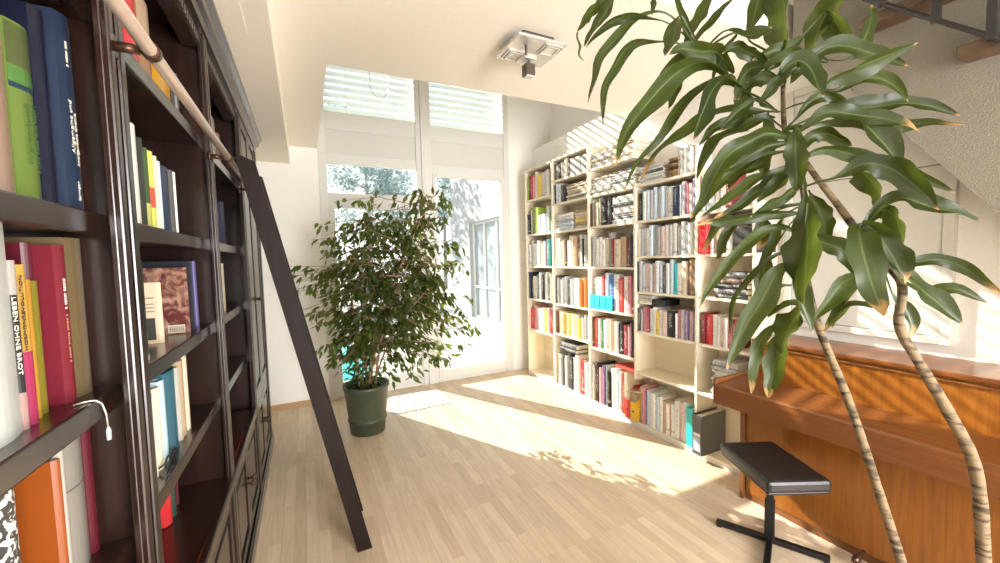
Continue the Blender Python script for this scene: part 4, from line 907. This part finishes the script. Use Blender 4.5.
# ------------------------------------------------------------------ ceiling lamp
cl = thing('ceiling_spotlight', 'square ceiling lamp with two recessed lights and one dark cube spot', 'lamp', (1.345, 2.23, FZ))
MB().box((-.11, -.10, -.052), (.11, .12, 0), .003).build('mounting_box', MT['lampdark'], cl)
MB().box((-.17, -.157, -.064), (.17, .157, -.05), .003).build('plate', MT['chrome'], cl)
for (x, y) in ((-.085, .07), (.09, -.075)):
    m = MB()
    for k, (hw, t) in enumerate(((.058, .010), (.044, .016))):
        for s in (-1, 1):
            m.box((x + s * hw - .005, y - hw, -.064 - t), (x + s * hw + .005, y + hw, -.062), .001); m.box((x - hw, y + s * hw - .005, -.064 - t), (x + hw, y + s * hw + .005, -.062), .001)
    fr = m.build('lens_frame', MT['chrome'], cl)
    MB().box((x - .04, y - .04, -.072), (x + .04, y + .04, -.064), .004).build('lens', MT['frost'], fr)
MB().tube([(-.07, -.06, -.064), (-.07, -.06, -.115), (-.055, -.04, -.13)], .008, 10).build('arm', MT['lampdark'], cl)
MB().box((-.075, -.06, -.135), (.005, .0, -.105), .004).build('transformer', MT['chrome'], cl)
m = MB(); m.tube([(-.035, -.03, -.13), (-.03, -.02, -.155)], .007, 10); m.box((-.062, -.05, -.225), (.0, .012, -.155), .004); sp = m.build('cube_spot', MT['lampdark'], cl)
MB().box((-.055, -.043, -.232), (-.007, .005, -.224), .002).build('spot_lens', MT['frost'], sp)

# ------------------------------------------------------------------ door mat
MB_ = MB(); MB_.prism([(.785, 4.40), (1.49, 4.445), (1.479, 4.99), (.86, 5.05)], .0, .008, 2)
tag(MB_.build('door_mat', MT['mat']), 'pale patterned mat on the floor between ficus pot and terrace door', 'mat')

# ------------------------------------------------------------------ ficus in the green pot
fc = thing('weeping_fig', 'bushy weeping fig in a dark green pot before the window', 'plant', (.50, 4.14, 0))
m = MB(); m.lathe([(.150, 0), (.165, .004), (.178, .125), (.186, .13), (.190, .138), (.178, .142), (.180, .15), (.212, .44), (.222, .45), (.222, .485), (.208, .485), (.196, .43)], n=40, capb=False)
m.lathe([(.0, .003), (.150, .0)], n=40, capb=False)
m.build('pot', MT['potg'], fc)
MB().lathe([(.0, .425), (.12, .43), (.20, .425)], n=32, capb=False).build('soil', MT['soil'], fc)
rf = random.Random(21)
sticks = []; m = MB()
def crown_edge(z):   # half width of the crown (left, right) at a height, metres about the pot axis
    T = [(.55, .36, .55), (.8, .46, .98), (1.0, .48, 1.06), (1.3, .60, 1.06), (1.55, .70, .98), (1.75, .62, .95), (2.0, .56, .98), (2.2, .48, .95), (2.40, .30, .86)]
    for (a, b_) in zip(T, T[1:]):
        if a[0] <= z <= b_[0]:
            k = (z - a[0]) / (b_[0] - a[0]); return a[1] + (b_[1] - a[1]) * k, a[2] + (b_[2] - a[2]) * k
    return T[-1][1:] if z > 2 else T[0][1:]
for k in range(13):
    a = rf.uniform(0, 2 * PI); r0 = rf.uniform(.01, .09); hx = rf.uniform(-.42, .80); hy = rf.uniform(-.3, .3) - .6 * max(0, hx); top = rf.uniform(1.5, 2.34)
    p0 = Vector((math.cos(a) * r0, math.sin(a) * r0, .42)); p3 = Vector((hx, hy, top))
    pts = [p0, p0.lerp(p3, .3) * Vector((.5, .5, 1)).length * 0 + Vector((p0.x + (hx - p0.x) * .14, p0.y + (hy - p0.y) * .14, .42 + (top - .42) * .35)), Vector((hx * .55, hy * .55, .42 + (top - .42) * .7)), p3]
    pts = [pts[0]] + [pts[0] * (1 - t) ** 3 + 3 * pts[1] * t * (1 - t) ** 2 + 3 * pts[2] * t * t * (1 - t) + pts[3] * t ** 3 for t in [i / 8 for i in range(1, 9)]]
    rr_ = rf.uniform(.009, .015)
    m.tube(pts, [rr_ * (1 - .75 * i / 8) for i in range(9)], 7); sticks.append(pts)
twigs = []
for k in range(340):
    pts = rf.choice(sticks); i = rf.randint(2, 8); p = pts[i]
    z = p.z + rf.uniform(-.15, .15); l_, r_ = crown_edge(min(2.36, max(.6, z)))
    a = rf.uniform(0, 2 * PI); rad = rf.uniform(.35, 1.0) ** .7
    ex = (r_ if math.cos(a) > 0 else l_) * math.cos(a) * rad; ey = .40 * math.sin(a) * rad - .62 * max(0, ex) + .1
    if ex < -.05 and rf.random() < .35: continue
    q = Vector((ex, ey, max(.55, z + rf.uniform(-.12, .14))))
    mid = p.lerp(q, .55) + Vector((0, 0, .06)); q.z -= .04
    m.tube([p, mid, q], [.004, .003, .0015], 5); twigs.append((p, mid, q))
m.build('stems', MT['bark'], fc)
m = MB()
def fleaf(p, d, ln, wd, up):
    d = d.normalized(); s = d.cross(up)
    if s.length < .05: s = d.orthogonal()
    s.normalize(); nn = s.cross(d)
    P = [(0, 0, 0), (.3, .5, .0), (.62, .42, -.03), (1.0, 0, -.12), (.62, -.42, -.03), (.3, -.5, 0)]
    mid = [(.3, 0, -.04), (.62, 0, -.07)]
    v = [m.bm.verts.new(p + d * (ln * a) + s * (wd * b_) + nn * (ln * c_)) for a, b_, c_ in P]
    w_ = [m.bm.verts.new(p + d * (ln * a) + s * (wd * b_) + nn * (ln * c_)) for a, b_, c_ in mid]
    for f in ([v[0], v[1], w_[0]], [v[0], w_[0], v[5]], [v[1], v[2], w_[1], w_[0]], [w_[0], w_[1], v[4], v[5]], [v[2], v[3], w_[1]], [w_[1], v[3], v[4]]):
        g = m.face(f)
        if g: g.smooth = True
for (p, mid, q) in twigs:
    for k in range(rf.randint(11, 17)):
        t = rf.uniform(.25, 1.0)
        c_ = p * (1 - t) ** 2 + mid * 2 * t * (1 - t) + q * t * t
        dr = (q - p).normalized(); d_ = Vector((dr.x * .5 + rf.gauss(0, .5), dr.y * .5 + rf.gauss(0, .5), -.75 + rf.gauss(0, .35)))
        fleaf(c_ + Vector((rf.gauss(0, .02), rf.gauss(0, .02), rf.gauss(0, .02))), d_, rf.uniform(.065, .105), rf.uniform(.028, .044), Vector((rf.gauss(0, .6), rf.gauss(0, .6), 1)))
for pts in sticks:
    for k in range(26):
        i = rf.randint(6, 8); c_ = pts[i] + Vector((rf.gauss(0, .06), rf.gauss(0, .06), rf.gauss(0, .07)))
        fleaf(c_, Vector((rf.gauss(0, .6), rf.gauss(0, .6), rf.gauss(-.2, .5))), rf.uniform(.065, .1), rf.uniform(.03, .042), Vector((rf.gauss(0, .6), rf.gauss(0, .6), 1)))
for k in range(170):  # low shoots over the rim
    a = rf.uniform(0, 2 * PI); r_ = rf.uniform(.03, .2)
    fleaf(Vector((math.cos(a) * r_, math.sin(a) * r_, rf.uniform(.45, .66))), Vector((math.cos(a) * .5, math.sin(a) * .5, rf.uniform(-.7, .4))), rf.uniform(.05, .085), .03, Vector((0, 0, 1)))
m.build('foliage', MT['ficus'], fc)

# ------------------------------------------------------------------ dracaena in the foreground
dr = thing('dracaena', 'tall dracaena with two bare ringed trunks and long drooping leaves in the foreground', 'plant', (1.43, .37, 0))
O = Vector((1.43, .37, 0))
m = MB(); m.lathe([(.13, 0), (.14, .005), (.185, .34), (.195, .34), (.195, .385), (.18, .385), (.17, .33)], n=36, capb=False); m.lathe([(0, .002), (.13, 0)], n=36, capb=False)
m.build('pot', MT['terra'], dr)
MB().lathe([(0, .335), (.176, .33)], n=32, capb=False).build('soil', MT['soil'], dr)
T1 = [[1.365, .37, .33, .02], [1.36, .395, .6, .0195], [1.35, .419, .803, .019], [1.345, .439, .889, .0185], [1.328, .48, 1.053, .0175], [1.281, .529, 1.287, .0165], [1.204, .57, 1.503, .0155], [1.183, .59, 1.648, .013], [1.201, .602, 1.793, .012], [1.203, .619, 1.901, .012], [1.175, .64, 2.009, .011], [1.183, .653, 2.106, .0095], [1.191, .657, 2.228, .008]]
T2 = [[1.50, .31, .33, .024], [1.505, .315, .6, .0235], [1.506, .322, .815, .023], [1.504, .329, .907, .023], [1.497, .348, 1.14, .022], [1.455, .378, 1.291, .021], [1.394, .416, 1.418, .018], [1.357, .44, 1.506, .0175], [1.34, .455, 1.607, .016], [1.32, .491, 1.675, .0165], [1.285, .524, 1.743, .0165], [1.266, .56, 1.816, .014], [1.227, .596, 1.898, .012], [1.201, .624, 1.968, .011]]
def cat(P, t):
    n = len(P) - 1; f = min(max(t, 0), 1) * n; i = min(int(f), n - 1); u = f - i
    p0, p1, p2, p3 = P[max(i - 1, 0)], P[i], P[i + 1], P[min(i + 2, n)]
    return .5 * ((2 * p1) + (p2 - p0) * u + (2 * p0 - 5 * p1 + 4 * p2 - p3) * u * u + (3 * p1 - p0 - 3 * p2 + p3) * u ** 3)
for T in (T1, T2):
    P = [Vector(q[:3]) - O - (Vector((.0135, -.0066, 0)) * (2.1 if 1.25 < q[2] < 1.55 else 1) if T is T2 and q[2] < 1.6 else Vector((0, 0, 0))) for q in T]; Rr = [q[3] for q in T]; n = 90; pts = []; rad = []
    for i in range(n + 1):
        t = i / n; pts.append(cat(P, t)); f = t * (len(Rr) - 1); k = min(int(f), len(Rr) - 2); r_ = (Rr[k] + (Rr[k + 1] - Rr[k]) * (f - k)) * .60
        rad.append(r_ * (1.03 if i % 5 == 0 else (.96 if i % 5 == 1 else 1.0)))
    MB().tube(pts, rad, 14).build('trunk', MT['trunk'], dr)
EYE = Vector((0, 0, 1.7))
rl_ = random.Random(3)
DRY = {16, 24, 27, 28, 29, 36, 39, 40, 43, 47, 48, 49, 51, 53, 61, 63}
for li, L in enumerate(LEAVES):
    wm, pf = L[0]; P = [Vector([q / 1000 for q in a]) for a in L[1:]]
    seg = [(P[i + 1] - P[i]).length for i in range(len(P) - 1)]; tot = sum(seg); acc = [sum(seg[:i]) / tot for i in range(len(P))]
    def at_len(t):          # point at a share of the leaf's length
        for i in range(len(seg)):
            if t <= acc[i + 1] or i == len(seg) - 1:
                u = (t - acc[i]) / max(1e-6, acc[i + 1] - acc[i]); return cat(P, (i + u) / len(seg))
    n = 26; m = MB(); cur = [at_len(i / n) for i in range(n + 1)]
    for _ in range(2): cur = [cur[0]] + [(cur[i - 1] + cur[i] * 2 + cur[i + 1]) / 4 for i in range(1, n)] + [cur[-1]]
    roll = math.radians(rl_.uniform(-42, 42)); rows = []; dl = m.bm.verts.layers.float.new('dry'); rbl = m.bm.verts.layers.float.new('rib')
    ph = rl_.uniform(0, 6); tw = rl_.uniform(-.7, .7); wf = rl_.uniform(9, 15); fold = rl_.uniform(.2, .75)
    for i, p in enumerate(cur):
        t = i / n; d_ = (cur[min(i + 1, n)] - cur[max(i - 1, 0)]).normalized(); vw = (p - EYE).normalized()
        s = d_.cross(vw)
        if s.length < .02: s = d_.orthogonal()
        s.normalize(); nn = d_.cross(s).normalized()
        ro = roll + tw * (t - .5) + .3 * math.sin(3 * t + ph); s2 = s * math.cos(ro) + nn * math.sin(ro); n2 = d_.cross(s2).normalized()
        u = max(0, (t - pf) / (1 - pf))
        if t <= pf: w = .0
        elif u < .5: w = math.sin(u / .5 * PI / 2) ** 1.1
        else: w = max(0, math.cos((u - .5) / .5 * PI / 2)) ** .85
        if li == 69: w = max(.2, math.sin(PI * (.15 + .6 * u)))
        w = max(w * wm * .385 / max(.82, math.cos(ro)), .0028 if t < .6 else .0008)
        row = []
        for k, a in enumerate((-1, -.55, 0, .55, 1)):
            wav = .34 * math.sin(wf * t + ph + (0 if a < 0 else 1.7)) * abs(a) ** 2
            v = m.bm.verts.new(p + s2 * (a * w * (1 + .11 * math.sin(wf * 2.3 * t + ph * 2 + 2 * a))) + n2 * (w * (fold * abs(a) + wav)) - O)
            v[dl] = min(1, max(0, (t - .88 - .03 * math.sin(5 * a + ph)) / .05)) if li in DRY else (min(1, max(0, (t - .965) / .03)))
            v[rbl] = a
            row.append(v)
        rows.append(row)
    for A, B in zip(rows, rows[1:]):
        for k in range(4):
            f = m.face([A[k], A[k + 1], B[k + 1], B[k]])
            if f: f.smooth = True
    m.build('leaf', MT['drac'], dr)
